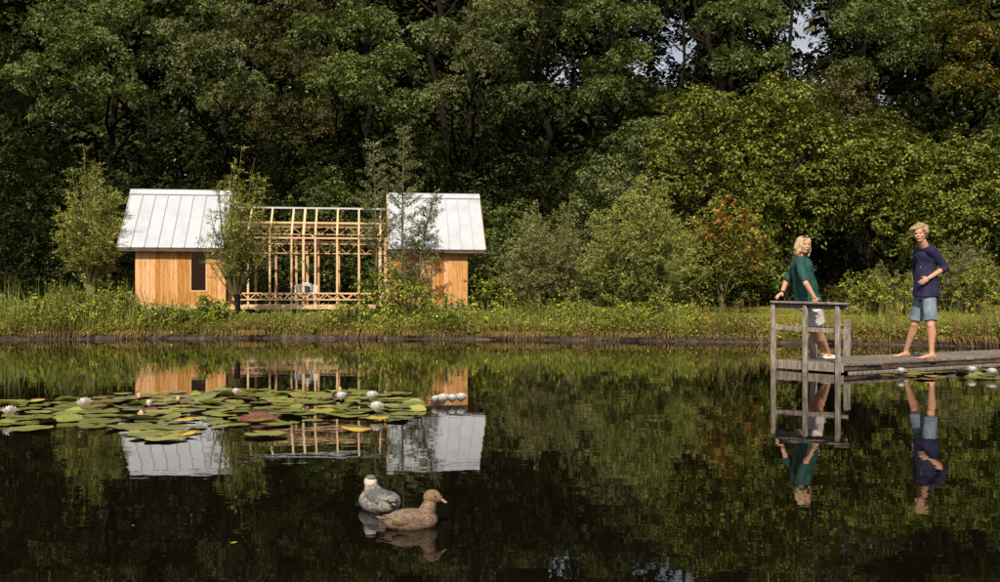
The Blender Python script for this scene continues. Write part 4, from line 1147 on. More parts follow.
left_poly = [(-30, 403), (40, 402), (75, 399), (105, 394), (150, 395), (185, 391), (228, 390), (300, 392), (355, 391), (398, 393), (425, 404), (424, 410), (400, 421), (350, 424), (300, 426),
             (262, 428), (228, 429), (190, 432), (178, 437), (150, 441), (122, 439), (84, 434), (84, 426), (60, 421), (48, 426), (0, 429), (-30, 428)]
lily_bed('water_lily_bed', 'wide bed of green, yellow and reddish water-lily pads on the left of the pond', [left_poly], 250, 501, .08, .155, .118,
         extra=[(265, 436, .15, 'pad_lime', 'flat'), (357, 430, .12, 'pad_yellow', 'lift'), (143, 421, .14, 'pad_dark', 'fold'), (258, 421, .16, 'pad_red', 'fold'), (349, 408, .13, 'pad_red', 'fold'),
                (185, 436, .09, 'pad_yellow', 'lift'), (40, 402, .09, 'pad_yellow', 'lift'), (224, 397, .13, 'pad_dark', 'fold'), (130, 409, .13, 'pad_dark', 'lift'), (406, 408, .2, 'pad_green', 'flat'),
                (30, 430, .15, 'pad_lime', 'flat'), (166, 440, .14, 'pad_lime', 'flat')])
right_poly = [(852, 377), (880, 374), (930, 371), (1000, 366), (1060, 363), (1060, 379), (1000, 381), (960, 380), (920, 381), (890, 379), (862, 379)]
lily_bed('water_lily_bed', 'narrow bed of water-lily pads along the front of the jetty', [right_poly], 48, 502, .09, .16, .15)

def petal_ring(n, r0, L, W, tilt, off, cup):
    vs = []; fs = []
    for i in range(n):
        a = 2 * math.pi * i / n + off; ca, sa = math.cos(a), math.sin(a); ct, st = math.cos(tilt), math.sin(tilt)
        def pt(u, v, w_):   # u along, v across, w up from the petal
            h = r0 + u * ct - w_ * st; z = u * st + w_ * ct
            return (ca * h - sa * v, sa * h + ca * v, z)
        b = len(vs)
        vs += [pt(0, 0, 0), pt(L * .4, W * .42, cup), pt(L * .75, W * .36, cup * 1.2), pt(L, 0, cup * 1.6), pt(L * .75, -W * .36, cup * 1.2), pt(L * .4, -W * .42, cup), pt(L * .55, 0, 0)]
        fs += [(b, b+1, b+6), (b+1, b+2, b+6), (b+2, b+3, b+6), (b+3, b+4, b+6), (b+4, b+5, b+6), (b+5, b, b+6)]
    return vs, fs

def flower(px, py, size, label, mat='petal', openness=1.0, z=.03):
    size *= 1.2
    D = 900 / (py - 303); D = D if py < 400 else D
    root = empty('water_lily_flower', ((px - 500) / 1000 * D, D, z)); tag(root, label, 'flower', 'water lily flowers')
    mb = MB(); R_ = size / 2
    for n, r0, L, W, t, off in ((8, .004, 1.0, .60, .66, 0), (9, .004, 1.06, .60, .90, .35), (9, .003, 1.05, .55, 1.15, .1), (7, .002, .95, .45, 1.32, .5)):
        t = t + (1 - openness) * .55
        v, f = petal_ring(n, r0, L * R_, W * R_, t, off, .06 * R_); mb.add(v, f)
    mb.build('petals', M[mat], root)
    mb = MB()
    for i in range(12):
        a = i * 2.4; mb.beam((0, 0, .2 * R_), (math.cos(a) * .22 * R_, math.sin(a) * .22 * R_, .40 * R_), .05 * R_, .05 * R_)
    mb.build('stamens', M['stamen'], root)

def bud(px, py, h, label, z=.0):
    D = 900 / (py - 303); h *= .62; root = empty('water_lily_bud', ((px - 500) / 1000 * D, D, z)); tag(root, label, 'flower bud', 'water lily buds')
    mb = MB(); t = [0, .1, .25, .5, .75, .92, 1]; rr_ = [.10, .16, .30, .34, .26, .12, .02]
    mb.tube([(0, 0, h * a) for a in t], [h * b for b in rr_], 9); mb.build('petals', M['bud'], root, smooth=True)
    v, f = petal_ring(4, .1 * h, .8 * h, .5 * h, 1.25, 0, .03 * h); mb = MB(); mb.add(v, f); mb.build('sepals', M['pad_red'], root)

flower(9.5, 420, .135, 'pinkish white water lily at the far left edge of the lily bed', 'petal_pink')
flower(84, 412, .15, 'large open pale pink water lily in the left part of the lily bed', 'petal_pink')
flower(149, 410, .09, 'half-open white water lily among the pads below the left cabin reflection', openness=.4)
flower(236, 398.5, .11, 'pinkish water lily half hidden behind a dark pad near the back of the bed', 'petal_pink', openness=.6)
flower(341, 404, .13, 'white water lily behind a folded red-brown pad', openness=.8)
flower(372, 404, .145, 'open white water lily, farther of the pair at the right end of the bed')
flower(376.5, 416, .145, 'brightest open white water lily, nearer of the pair at the bed\'s right end')
for k, (x, y, sz, lb) in enumerate([(436, 404.5, .10, 'small white water lily, leftmost of the row under the right cabin'), (443, 405, .13, 'larger white water lily in the row floating under the right cabin reflection'),
                                    (452, 404, .11, 'white water lily in the middle of the row, under the right cabin reflection'), (461, 403.5, .12, 'white water lily at the right end of the row, under the right cabin reflection')]):
    flower(x, y, sz * 1.15, lb, openness=1.0, z=.012)
flower(901, 377, .14, 'white water lily floating in front of the jetty, below the man')
flower(972, 376, .15, 'white water lily in front of the jetty, left of the two at the right edge')
flower(992, 378, .15, 'white water lily in front of the jetty, nearest the right edge')
bud(139, 399, .10, 'yellowish water-lily bud at the back of the bed under the left cabin')
bud(178, 401.5, .09, 'orange water-lily bud at the back of the bed, right of the yellowish one')
bud(141, 420, .13, 'brown pointed water-lily bud beside the dark pad')
bud(340, 392, .09, 'tiny pale bud standing up behind the folded red-brown pad')

def floating_leaf(px, py, sz, mat, label, seed):
    D = 900 / (py - 303); root_me = pad_mesh('flat', seed, M[mat]); o = link('fallen_leaf', root_me); o.location = ((px - 500) / 1000 * D, D, .004); o.scale = (sz, sz * .55, sz); o.rotation_euler = (0, 0, seed)
    tag(o, label, 'leaf', 'fallen leaves on the water')
floating_leaf(234, 543.5, .016, 'pad_yellow', 'fallen orange leaf floating at the lower left of the dark water', 1)
floating_leaf(133, 526.5, .012, 'pad_red', 'small fallen brown leaf floating left of the orange one', 2)
floating_leaf(236, 534, .008, 'pad_dark', 'tiny pale fallen leaf just behind the orange one', 3)

# ------------------------------------------------------------------ figures: one remeshed skin per body or garment
def frame(f, up=(0, 0, 1)):
    f = Vector(f).normalized(); up = Vector(up); s_ = f.cross(up).normalized(); u = s_.cross(f).normalized()
    return s_, f, u       # right, forward, up

class Blob:
    def __init__(s): s.bm = bmesh.new()
    def ball(s, c, r, fr=None, sub=3):
        c = Vector(c); r = (r, r, r) if not hasattr(r, '__len__') else r
        a, b, u = fr if fr else (Vector((1,0,0)), Vector((0,1,0)), Vector((0,0,1)))
        m = Matrix(((a.x*r[0], b.x*r[1], u.x*r[2], c.x), (a.y*r[0], b.y*r[1], u.y*r[2], c.y), (a.z*r[0], b.z*r[1], u.z*r[2], c.z), (0,0,0,1)))
        bmesh.ops.create_icosphere(s.bm, subdivisions=sub, radius=1, matrix=m)
    def cone(s, p0, p1, r0, r1, ends=True, flat=1.0, side=None, n=20):
        """tapered limb from p0 to p1; flat squashes it across 'side'"""
        p0 = Vector(p0); p1 = Vector(p1); d = (p1 - p0).normalized()
        a = Vector(side) if side is not None else d.cross(Vector((.31, .77, .12)))
        a = (a - d * a.dot(d)).normalized(); b = d.cross(a)
        vs = []
        for p, r in ((p0, r0), (p1, r1)):
            vs.append([s.bm.verts.new(p + a * math.cos(t) * r + b * math.sin(t) * r * flat) for t in [2*math.pi*k/n for k in range(n)]])
        for k in range(n):
            k2 = (k+1) % n; s.bm.faces.new((vs[0][k], vs[0][k2], vs[1][k2], vs[1][k]))
        s.bm.faces.new(vs[0][::-1]); s.bm.faces.new(vs[1])
        if ends:
            sb = 1 if r0 < .02 else 2
            s.ball(p0, (r0, r0 * flat, r0), (a, b, d), sb); s.ball(p1, (r1, r1 * flat, r1), (a, b, d), sb)
    def chain(s, pts, rs, **k):
        for i in range(len(pts) - 1): s.cone(pts[i], pts[i+1], rs[i], rs[i+1], **k)
    def build(s, name, mat, parent=None, voxel=.008, smooth=4, fac=.5, off=None, disp=None):
        bmesh.ops.recalc_face_normals(s.bm, faces=s.bm.faces)
        me = bpy.data.meshes.new(name); s.bm.to_mesh(me); s.bm.free()
        tmp = bpy.data.objects.new('tmp', me); COL.objects.link(tmp)
        r = tmp.modifiers.new('r', 'REMESH'); r.mode = 'VOXEL'; r.voxel_size = voxel; r.use_smooth_shade = True
        if smooth: q = tmp.modifiers.new('s', 'SMOOTH'); q.iterations = smooth; q.factor = fac
        dg = bpy.context.evaluated_depsgraph_get()
        me2 = bpy.data.meshes.new_from_object(tmp.evaluated_get(dg)); bpy.data.objects.remove(tmp)
        n = len(me2.vertices); co = np.empty(n * 3, dtype=np.float32); me2.vertices.foreach_get('co', co); co = co.reshape(-1, 3)
        if disp:
            nr = np.empty(n * 3, dtype=np.float32); me2.vertices.foreach_get('normal', nr); nr = nr.reshape(-1, 3)
            co = co + nr * disp(co)[:, None]
        if parent is not None: co = co - np.array(parent.location)[None]
        me2.vertices.foreach_set('co', co.astype(np.float32).ravel()); me2.update()
        me2.materials.clear(); me2.materials.append(mat)
        me2.polygons.foreach_set('use_smooth', [True] * len(me2.polygons))
        return link(name, me2, parent)

def wrinkle(amp, f=(16, 16, 7), seed=0):
    def fn(c):
        a = np.sin(c[:, 0] * f[0] + 2.2 * np.sin(c[:, 2] * f[2] + seed) + seed) + np.sin(c[:, 2] * f[2] * 2.3 + c[:, 0] * 9 + c[:, 1] * 12 + 2 * np.sin(c[:, 0] * 14) + seed)
        b = np.sin(c[:, 2] * 41 + c[:, 0] * 33 + 3 * np.sin(c[:, 1] * 21 + seed))
        return (a * .5 + b * .25) * amp
    return fn

def skin_mat(name, base, blush):
    m = surf_mat(name, [tuple(x * .92 for x in base), base, blush], 14, (1,1,1), .5, .05, .002, spec=.35)
    p = [q for q in m.node_tree.nodes if q.type == 'BSDF_PRINCIPLED'][0]
    p.inputs['Subsurface Weight'].default_value = .12; p.inputs['Subsurface Radius'].default_value = (.02, .008, .004); p.inputs['Subsurface Scale'].default_value = .5
    return m
M['skin'] = skin_mat('fair skin', (.60,.33,.22), (.66,.36,.25))
M['skin_tan'] = skin_mat('lightly tanned skin', (.56,.30,.19), (.62,.32,.21))
M['hair'] = surf_mat('blond hair', [(.13,.085,.045), (.34,.235,.125), (.56,.42,.25)], 26, (1,1,.35), .5, .5, .006)
M['hair_light'] = surf_mat('light blond hair', [(.24,.155,.08), (.50,.36,.19), (.74,.58,.36)], 26, (1,1,.3), .5, .5, .006)
M['green_cloth'] = surf_mat('dark green blouse', [(.008,.045,.040), (.016,.072,.062), (.026,.095,.082)], 9, (1,1,1), .75, .25, .004, spec=.25)
M['navy_cloth'] = surf_mat('navy shirt', [(.012,.012,.038), (.022,.022,.062), (.034,.034,.085)], 9, (1,1,1), .8, .25, .004, spec=.2)
M['denim'] = surf_mat('faded denim', [(.07,.10,.14), (.17,.23,.29), (.32,.39,.44)], 8, (1,1,.6), .85, .3, .003, spec=.2)
M['white_lace'] = surf_mat('white patterned cloth', [(.34,.32,.33), (.66,.64,.63), (.80,.78,.77)], 38, (1,1,1), .85, .2, .003, spec=.2, detail=3)
M['shoe_white'] = surf_mat('white canvas shoe', [(.66,.64,.60), (.78,.76,.73)], 12, (1,1,1), .7, .1, .002)
M['black'] = surf_mat('black plastic', [(.01,.01,.01), (.03,.03,.03)], 12, (1,1,1), .3, 0, .002)
M['lip'] = surf_mat('lips', [(.56,.28,.22), (.60,.31,.24)], 12, (1,1,1), .5, 0, .002)
M['tooth'] = surf_mat('teeth', [(.72,.70,.66), (.78,.76,.72)], 12, (1,1,1), .4, 0, .002)
M['eye'] = surf_mat('eyes', [(.04,.03,.03), (.10,.08,.07)], 30, (1,1,1), .2, 0, .002)
M['button'] = surf_mat('buttons', [(.45,.45,.48), (.6,.6,.6)], 12, (1,1,1), .4, 0, .002)

def hand(B, wrist, d, nrm, thumb, curl=.5, k=1.0):
    """palm from the wrist along d, palm facing -nrm, thumb on the side 'thumb'"""
    d = Vector(d).normalized(); nrm = Vector(nrm); nrm = (nrm - d * nrm.dot(d)).normalized(); t = d.cross(nrm).normalized()
    if t.dot(Vector(thumb)) < 0: t = -t
    w_ = Vector(wrist); c = w_ + d * .045 * k
    B.ball(c, (.040 * k, .052 * k, .0165 * k), (t, d, nrm), 3)
    for i, (off, L) in enumerate(((.031, .074), (.011, .082), (-.010, .076), (-.030, .060))):
        p = w_ + (d * .085 + t * off) * k; dd = d.copy(); r = .0092 - .0006 * i
        for j, f in enumerate((.42, .33, .25)):
            dd = (dd - nrm * curl * (.55 + .35 * j)).normalized()
            q = p + dd * L * f * k; B.cone(p, q, r * k, (r - .0012) * k, n=10); p = q; r -= .0012
    p = w_ + (d * .022 + t * .026) * k; q = p + (d * .6 + t * .75 - nrm * .25).normalized() * .036 * k; B.cone(p, q, .0125 * k, .0105 * k, n=10)
    B.cone(q, q + (d * .85 + t * .25 - nrm * .35).normalized() * .034 * k, .0105 * k, .0085 * k, n=10)

def head(B, c, f, k=1.0, up=(0, 0, 1)):
    """head centred between the ears; f = where the face looks. returns the frame"""
    fr = frame(f, up); s_, f, u = fr
    def q(a, b, d): return Vector(c) + (s_ * a + f * b + u * d) * k
    B.ball(q(0, -.012, .035), (.076 * k, .094 * k, .088 * k), fr)
    B.ball(q(0, .022, -.028), (.065 * k, .068 * k, .080 * k), fr); B.ball(q(0, .050, -.040), (.048 * k, .040 * k, .052 * k), fr)
    B.ball(q(0, .055, -.088), (.030 * k, .030 * k, .024 * k), fr)        # chin
    B.ball(q(0, .070, .030), (.052 * k, .028 * k, .030 * k), fr)         # brow
    for a in (-1, 1):
        B.ball(q(.034 * a, .066, -.022), (.026 * k, .022 * k, .028 * k), fr)   # cheeks
        B.ball(q(.076 * a, -.008, -.008), (.010 * k, .018 * k, .030 * k), fr, 2)   # ears
        B.cone(q(.045 * a, -.01, -.07), q(.022 * a, .052, -.092), .018 * k, .016 * k, n=10)
    B.cone(q(0, .088, .016), q(0, .102, -.020), .009 * k, .013 * k, n=10)   # nose
    B.ball(q(0, .100, -.026), (.016 * k, .012 * k, .009 * k), fr, 2)
    B.ball(q(0, .083, -.056), (.025 * k, .012 * k, .012 * k), fr, 2)         # mouth
    return fr, q

def face_parts(q, fr, parent, k=1.0, brow='hair'):
    b = Blob()
    for a in (-1, 1): b.ball(q(.030 * a, .0835, .006), (.0105 * k, .006 * k, .0045 * k), fr, 2)
    b.build('eyes', M['eye'], parent, .002, 1)
    b = Blob(); b.ball(q(0, .094, -.054), (.029 * k, .007 * k, .0078 * k), fr, 2); b.build('mouth', M['lip'], parent, .002, 1)
    b = Blob(); b.ball(q(0, .0985, -.0535), (.021 * k, .004 * k, .0036 * k), fr, 2); b.build('teeth', M['tooth'], parent, .0015, 1)
    b = Blob()
    for a in (-1, 1): b.cone(q(.016 * a, .094, .026), q(.044 * a, .083, .027), .0042 * k, .003 * k, n=8)
    b.build('eyebrows', M[brow], parent, .002, 1)

def foot(B, heel, toe, k=1.0, bare=True, lift=0.0):
    """foot with its sole on the plane of heel and toe"""
    h = Vector(heel); t = Vector(toe); d = (t - h).normalized(); L = (t - h).length; up = Vector((0, 0, 1)); s_ = d.cross(up).normalized(); u = s_.cross(d)
    B.ball(h + d * .03 + u * .030, (.032 * k, .036 * k, .030 * k), (s_, d, u))
    B.cone(h + d * .05 + u * .050, h + d * L * .70 + u * .022, .036 * k, .026 * k, flat=.8, side=s_)
    B.cone(h + d * .03 + u * .022, h + d * L * .70 + u * .018, .026 * k, .024 * k)
    B.ball(h + d * L * .70 + u * .020, (.046 * k, .048 * k, .020 * k), (s_, d, u))
    if bare:
        for i, (o, l_, r) in enumerate(((.030, 1.0, .014), (.008, .98, .010), (-.010, .95, .0095), (-.026, .91, .009), (-.039, .86, .0085))):
            B.cone(h + d * L * .74 + s_ * o * k + u * .015, h + d * (L * l_ - r) + s_ * o * 1.05 * k + u * .011, r * k, r * .95 * k, n=10)
    else:
        B.ball(h + d * L * .86 + u * .022, (.040 * k, .040 * k, .022 * k), (s_, d, u))

def Q(px, py, D): return P(px, py, D)

# ---- the man
def build_man():
    def at(x, y, D): return P(x, y, D + .27)
    def on_deck(x, D, z): return Vector(((x - 500) / 1000 * (D + .27), D + .27, z))
    F = Vector((-.88, -.47, 0)); sd, f, u = frame(F)       # sd = his right (away from the camera)
    near = -sd
    zf = DECK + .004
    base = at(930, 303, 13.55); root = empty('person', (base.x, base.y, zf))
    tag(root, 'person with wavy blond hair in navy shirt and denim shorts, barefoot, hand on hip', 'person')
    pel = at(925.5, 293, 13.66); chest = at(926.5, 260, 13.66); neck0 = at(925.3, 247, 13.63); neck1 = at(921.7, 241.5, 13.58)
    hd = at(920.2, 234.2, 13.57)
    sh_n = at(933, 251.8, 13.50); sh_f = at(918.5, 252, 13.83)
    el_n = at(945.5, 267.5, 13.52); wr_n = at(928.5, 278.2, 13.47)
    el_f = at(917, 272, 14.0); wr_f = at(914, 286, 13.86)
    hip_n = at(929, 295, 13.60); hip_f = at(921.5, 294.5, 13.78)
    kn_n = at(931, 325.5, 13.50); an_n = on_deck(931.6, 13.52, zf + .085)
    heel_n = on_deck(935.6, 13.50, zf); toe_n = on_deck(917.5, 13.42, zf)
    kn_f = at(914.5, 324.5, 13.85); an_f = on_deck(906.2, 14.02, zf + .09)
    heel_f = on_deck(909.5, 14.05, zf); toe_f = on_deck(894.5, 13.93, zf + .0)
    B = Blob()
    fr, q = head(B, hd, (-.62, -.78, -.04), 1.0, up=(-.10, -.02, 1))
    B.cone(neck0 + Vector((0, 0, -.03)), neck1, .066, .060)
    B.ball(chest + u * -.02, (.145, .085, .15), (sd, f, u)); B.ball(pel + u * .02, (.14, .09, .11), (sd, f, u)); B.cone(chest, pel, .12, .125, flat=.65, side=sd)
    for sh in (sh_n, sh_f): B.ball(sh, .058)
    B.cone(sh_n, el_n, .052, .041); B.cone(el_n, wr_n, .041, .027)
    B.cone(sh_f, el_f, .052, .041); B.cone(el_f, wr_f, .041, .027)
    hand(B, wr_n, at(919.5, 283.8, 13.47) - wr_n, near * 1.0 + u * .35, Vector((0, 0, 1)), .34, .95)
    hand(B, wr_f, Vector((0, -.1, -1)), sd, f, .4)
    for hp, kn, an, he, to in ((hip_n, kn_n, an_n, heel_n, toe_n), (hip_f, kn_f, an_f, heel_f, toe_f)):
        B.cone(hp, kn, .088, .052)
        calf = kn.lerp(an, .30) - F * .012
        B.chain([kn, calf, kn.lerp(an, .68), an], [.050, .057, .040, .033]); B.ball(kn + F * .010, .047)
        foot(B, he, to); B.cone(an, he + (to - he) * .22 + Vector((0, 0, .045)), .034, .036)
    B.build('body', M['skin_tan'], root, .0065, 3)
    face_parts(q, fr, root)
    # wavy mop of hair, swept to one side
    Hh = Blob(); rr = random.Random(4); s_, ff, uu = fr
    Hh.ball(q(0, -.022, .055), (.090, .098, .082), fr); Hh.ball(q(0, -.055, -.005), (.084, .058, .08), fr)
    for a in (-1, 1): Hh.ball(q(.078 * a, .012, .030), (.016, .035, .038), fr)
    for i in range(70):
        a = rr.uniform(0, 2 * math.pi); e = rr.uniform(.15, 1.35)
        d = s_ * math.cos(a) * math.cos(e) + ff * math.sin(a) * math.cos(e) + uu * math.sin(e)
        if d.dot(ff) > .55 and e < .75: continue
        p = q(0, -.018, .050) + Vector(d) * .080; t = (s_ * rr.uniform(.4, 1.2) * (1 if rr.random() < .75 else -1) + ff * rr.uniform(-.2, .7) + uu * rr.uniform(-.5, .25))
        t = (t - d * t.dot(d)).normalized()
        p1 = p + t * rr.uniform(.025, .045) + d * .014; p2 = p1 + (t * .8 - uu * .5).normalized() * rr.uniform(.018, .032)
        Hh.chain([p, p1, p2], [.017, .013, .006], n=8)
    for i in range(14):    # fringe falling to his right
        x = -.03 + i * .0085; p = q(x, .060, .098); p1 = q(x + .022, .080, .086 + rr.uniform(-.006, .006)); p2 = q(x + .040, .074, .064 + rr.uniform(-.012, .008))
        Hh.chain([p, p1, p2], [.016, .011, .004], n=8)
    for i in range(170):
        a = rr.uniform(0, 2 * math.pi); e = rr.uniform(-.1, 1.4)
        d = s_ * math.cos(a) * math.cos(e) + ff * math.sin(a) * math.cos(e) + uu * math.sin(e)
        if d.dot(ff) > .45 and e < .8: continue
        p = q(0, -.018, .050) + Vector(d) * .088; t = (s_ * rr.uniform(.2, 1.2) * (1 if rr.random() < .7 else -1) + ff * rr.uniform(-.6, .7) + uu * rr.uniform(-.8, .3))
        t = (t - d * t.dot(d)).normalized(); p1 = p + t * .03 + d * rr.uniform(.004, .016); p2 = p1 + (t - uu * .4 + d * rr.uniform(-.2, .5)).normalized() * .026
        Hh.chain([p, p1, p2], [.008, .007, .003], n=6)
    Hh.build('hair', M['hair'], root, .004, 1, disp=wrinkle(.0014, (90, 90, 70)))
    # shirt
    T = Blob()
    T.ball(chest + u * .03, (.192, .128, .15), (sd, f, u)); T.ball(chest.lerp(pel, .5) + F * .012, (.172, .132, .20), (sd, f, u))
    T.cone(chest + u * .0, pel + u * -.015, .150, .168, ends=False, flat=.80, side=sd, n=28)
    T.cone(chest.lerp(pel, .55), pel + u * -.05 - F * .008, .160, .184, ends=False, flat=.90, side=sd, n=28); T.cone(pel - F * .05, pel + u * -.085 - F * .06, .15, .16, ends=False, flat=.7, side=sd, n=28)
    for sh, el, c1 in ((sh_n, el_n, wr_n), (sh_f, el_f, wr_f)):
        T.cone(chest + u * .105 + (sh - chest) * .25, sh, .075, .074); T.cone(sh, el, .072, .058); T.cone(el, el.lerp(c1, .20), .057, .056, ends=False)
    T.cone(neck0 + u * -.035, neck0 + u * .012 + F * .004, .085, .070, ends=False)
    T.build('shirt', M['navy_cloth'], root, .0075, 3, disp=wrinkle(.008, (15, 15, 9)))
    C = Blob()
    for a in (-1, 1):     # collar wings
        C.cone(neck0 + sd * .062 * a - F * .02 + u * .022, neck0 + sd * .030 * a + F * .078 + u * -.030, .020, .016, flat=.45)
    C.cone(neck0 - F * .055 + sd * .05 + u * .03, neck0 - F * .055 - sd * .05 + u * .03, .020, .020, flat=.6)
    C.build('collar', M['navy_cloth'], root, .005, 2)
    for t in (.12, .36, .60, .82):
        b = Blob(); p = (chest + u * .12).lerp(pel - u * .04, t) + F * (.131 if t > .2 else .112) + near * .012
        b.ball(p, (.008, .004, .008), (sd, f, u), 2); b.build('button', M['button'], root, .002, 0)
    c = Blob(); c.cone(el_n.lerp(wr_n, .15), el_n.lerp(wr_n, .27), .060, .056, ends=False); c.build('cuff', M['navy_cloth'], root, .005, 2)
    # shorts
    Z = Blob(); Z.cone(pel + u * .03, pel + u * -.09, .158, .162, ends=False, flat=.78, side=sd, n=28)
    for hp, kn in ((hip_n, kn_n), (hip_f, kn_f)):
        e = hp.lerp(kn, .86); Z.cone(hp + u * -.03, e, .098, .086, ends=False, n=26); Z.ball(hp, .082)
        Z.cone(hp.lerp(kn, .82), e, .0845, .0865, ends=False, n=26)
    Z.build('shorts', M['denim'], root, .0075, 2, disp=wrinkle(.003, (20, 20, 14), 2))
build_man()

# ---- the woman
def build_woman():
    F = Vector((.90, .42, 0)); sd, f, u = frame(F)          # sd = her right, towards the camera
    zf = DECK + .004
    base = P(812, 303, 13.5); root = empty('person', (base.x, base.y, zf))
    tag(root, 'person with blond bob in green blouse and white shorts leaning back on the handrail', 'person')
    pel = P(808.5, 305, 13.42); chest = P(801.2, 268.5, 13.40); neck0 = P(799.5, 257.5, 13.40); neck1 = P(801.5, 251.5, 13.38); hd = P(803.2, 245.2, 13.36)
    sh_n = P(799.5, 263.2, 13.22); sh_f = P(801.5, 262.5, 13.58)
    el_n = P(806, 283.5, 13.02); wr_n = P(814.2, 297.2, 13.02)
    el_f = P(786, 282, 13.62); wr_f = P(782, 293, 13.60)
    hip_n = P(813, 310, 13.34); hip_f = P(812, 309, 13.55)
    kn_n = P(819, 332, 13.48); kn_f = P(814, 331.5, 13.66)
    an_n = Vector(((828.0 - 500) / 1000 * 13.70, 13.70, zf + .085)); an_f = Vector(((824.5 - 500) / 1000 * 13.86, 13.86, zf + .09))
    heel_n = Vector(((823.5 - 500) / 1000 * 13.68, 13.68, zf)); toe_n = Vector(((838 - 500) / 1000 * 13.76, 13.76, zf))
    heel_f = Vector(((820.5 - 500) / 1000 * 13.84, 13.84, zf)); toe_f = Vector(((834 - 500) / 1000 * 13.98, 13.98, zf))
    B = Blob()
    fr, q = head(B, hd, (.36, -.93, -.04), .98, up=(.05, 0, 1))
    B.cone(neck0 + u * -.03, neck1, .054, .048)
    B.ball(chest, (.145, .095, .14), (sd, f, u)); B.cone(chest, pel, .115, .13, flat=.7, side=sd); B.ball(pel, (.165, .125, .12), (sd, f, u))
    B.cone(sh_n, el_n, .047, .039); B.cone(el_n, wr_n, .039, .025); B.cone(sh_f, el_f, .047, .039); B.cone(el_f, wr_f, .039, .025)
    hand(B, wr_n, Vector((.25, .25, -.75)), Vector((-.3, -.9, .3)), Vector((1, 0, 0)), .55, .95)
    hand(B, wr_f, Vector((-.9, -.55, -.45)), Vector((-.2, -.1, 1)), Vector((.3, -1, 0)), .5, .95)
    for hp, kn, an, he, to in ((hip_n, kn_n, an_n, heel_n, toe_n), (hip_f, kn_f, an_f, heel_f, toe_f)):
        B.cone(hp, kn, .100, .060); B.chain([kn, kn.lerp(an, .30) - F * .014, kn.lerp(an, .7), an], [.057, .060, .041, .034]); foot(B, he, to, .92, bare=False)
        B.cone(an, he + (to - he) * .24 + Vector((0, 0, .045)), .032, .033)
    B.build('body', M['skin'], root, .0065, 3)
    face_parts(q, fr, root, .96)
    Hh = Blob(); rr = random.Random(9); s_, ff, uu = fr
    Hh.ball(q(0, -.022, .045), (.088, .100, .080), fr); Hh.ball(q(0, -.050, -.02), (.082, .066, .085), fr)
    for i in range(190):
        a = rr.uniform(-.30, math.pi + .30) + math.pi          # round the back and the sides
        x, y = math.cos(a) * .088, math.sin(a) * .088 - .008
        p0 = q(x * .75, y * .75, .09); p1 = q(x * 1.05, y * 1.05, .02); p2 = q(x * 1.18 + rr.uniform(-.01, .01), y * 1.12, -.05); L = rr.uniform(-.15, -.105)
        p3 = q(x * 1.05 + rr.uniform(-.012, .012), y * 1.0 + rr.uniform(-.01, .015), L)
        k_ = rr.choice((1, .6, .5)); Hh.chain([p0, p1, p2, p3], [.016 * k_, .017 * k_, .017 * k_, .006 * k_], n=7)
    for sg in (-1, 1):   # face-framing locks
        for i in range(6):
            x = sg * (.058 + .006 * i); Hh.chain([q(sg * .02, .050, .118 - .004 * i), q(x * .9, .070 - .01 * i, .065), q(x * 1.2, .050 - .012 * i, -.01), q(x * 1.22, .045 - .012 * i, -.08 + rr.uniform(-.02, .02))], [.018, .016, .015, .007], n=8)
    Hh.build('hair', M['hair_light'], root, .004, 1, disp=wrinkle(.0014, (90, 90, 30)))
    G = Blob()
    for sg in (-1, 1): G.ball(q(sg * .034, .066, .112), (.028, .010, .018), fr, 2)
    G.cone(q(-.07, .02, .10), q(-.05, .062, .112), .003, .003, n=6); G.cone(q(.07, .02, .10), q(.05, .062, .112), .003, .003, n=6); G.cone(q(-.02, .07, .114), q(.02, .07, .114), .003, .003, n=6)
    G.build('sunglasses', M['black'], root, .003, 0)
    T = Blob()
    T.ball(chest + u * .015, (.182, .128, .15), (sd, f, u)); T.ball(chest + F * .055 + u * -.03, (.15, .105, .10), (sd, f, u))
    T.ball(chest.lerp(pel, .5) + F * .01, (.165, .14, .17), (sd, f, u))
    T.cone(chest + u * -.02, pel + u * .06, .158, .185, ends=False, flat=.82, side=sd, n=28)
    T.cone(pel + u * .12 - F * .02, pel + u * .035, .185, .188, ends=False, flat=.86, side=sd, n=28)
    for sh, el in ((sh_n, el_n), (sh_f, el_f)):
        T.cone(chest + u * .09 + (sh - chest) * .2, sh, .07, .070); T.cone(sh, sh.lerp(el, .80), .066, .058, n=24); T.cone(sh.lerp(el, .70), sh.lerp(el, .96), .060, .058, ends=False)
    T.cone(neck0 + u * -.04, neck0 + u * .0, .080, .062, ends=False)
    T.build('blouse', M['green_cloth'], root, .0075, 3, disp=wrinkle(.0085, (14, 14, 8), 1))
    Z = Blob(); Z.cone(pel + u * .10, pel + u * -.07, .165, .180, ends=False, flat=.80, side=sd, n=28); Z.ball(pel - F * .03, (.17, .13, .10), (sd, f, u))
    for hp, kn in ((hip_n, kn_n), (hip_f, kn_f)): Z.cone(hp + u * .03, hp.lerp(kn, .58), .118, .114, ends=False, n=26)
    Z.build('shorts', M['white_lace'], root, .0075, 2, disp=wrinkle(.003, (22, 22, 14), 4))
    for he, to in ((heel_n, toe_n), (heel_f, toe_f)):
        K = Blob(); d = (to - he).normalized(); L = (to - he).length; s3 = d.cross(u).normalized()
        K.ball(he + d * .03 + u * .018, (.037, .042, .030), (s3, d, u)); K.cone(he + d * .03 + u * .016, he + d * L * .75 + u * .014, .038, .044, flat=.5, side=s3)
        K.ball(he + d * L * .78 + u * .022, (.045, .058, .028), (s3, d, u)); K.build('shoe', M['shoe_white'], root, .005, 2)
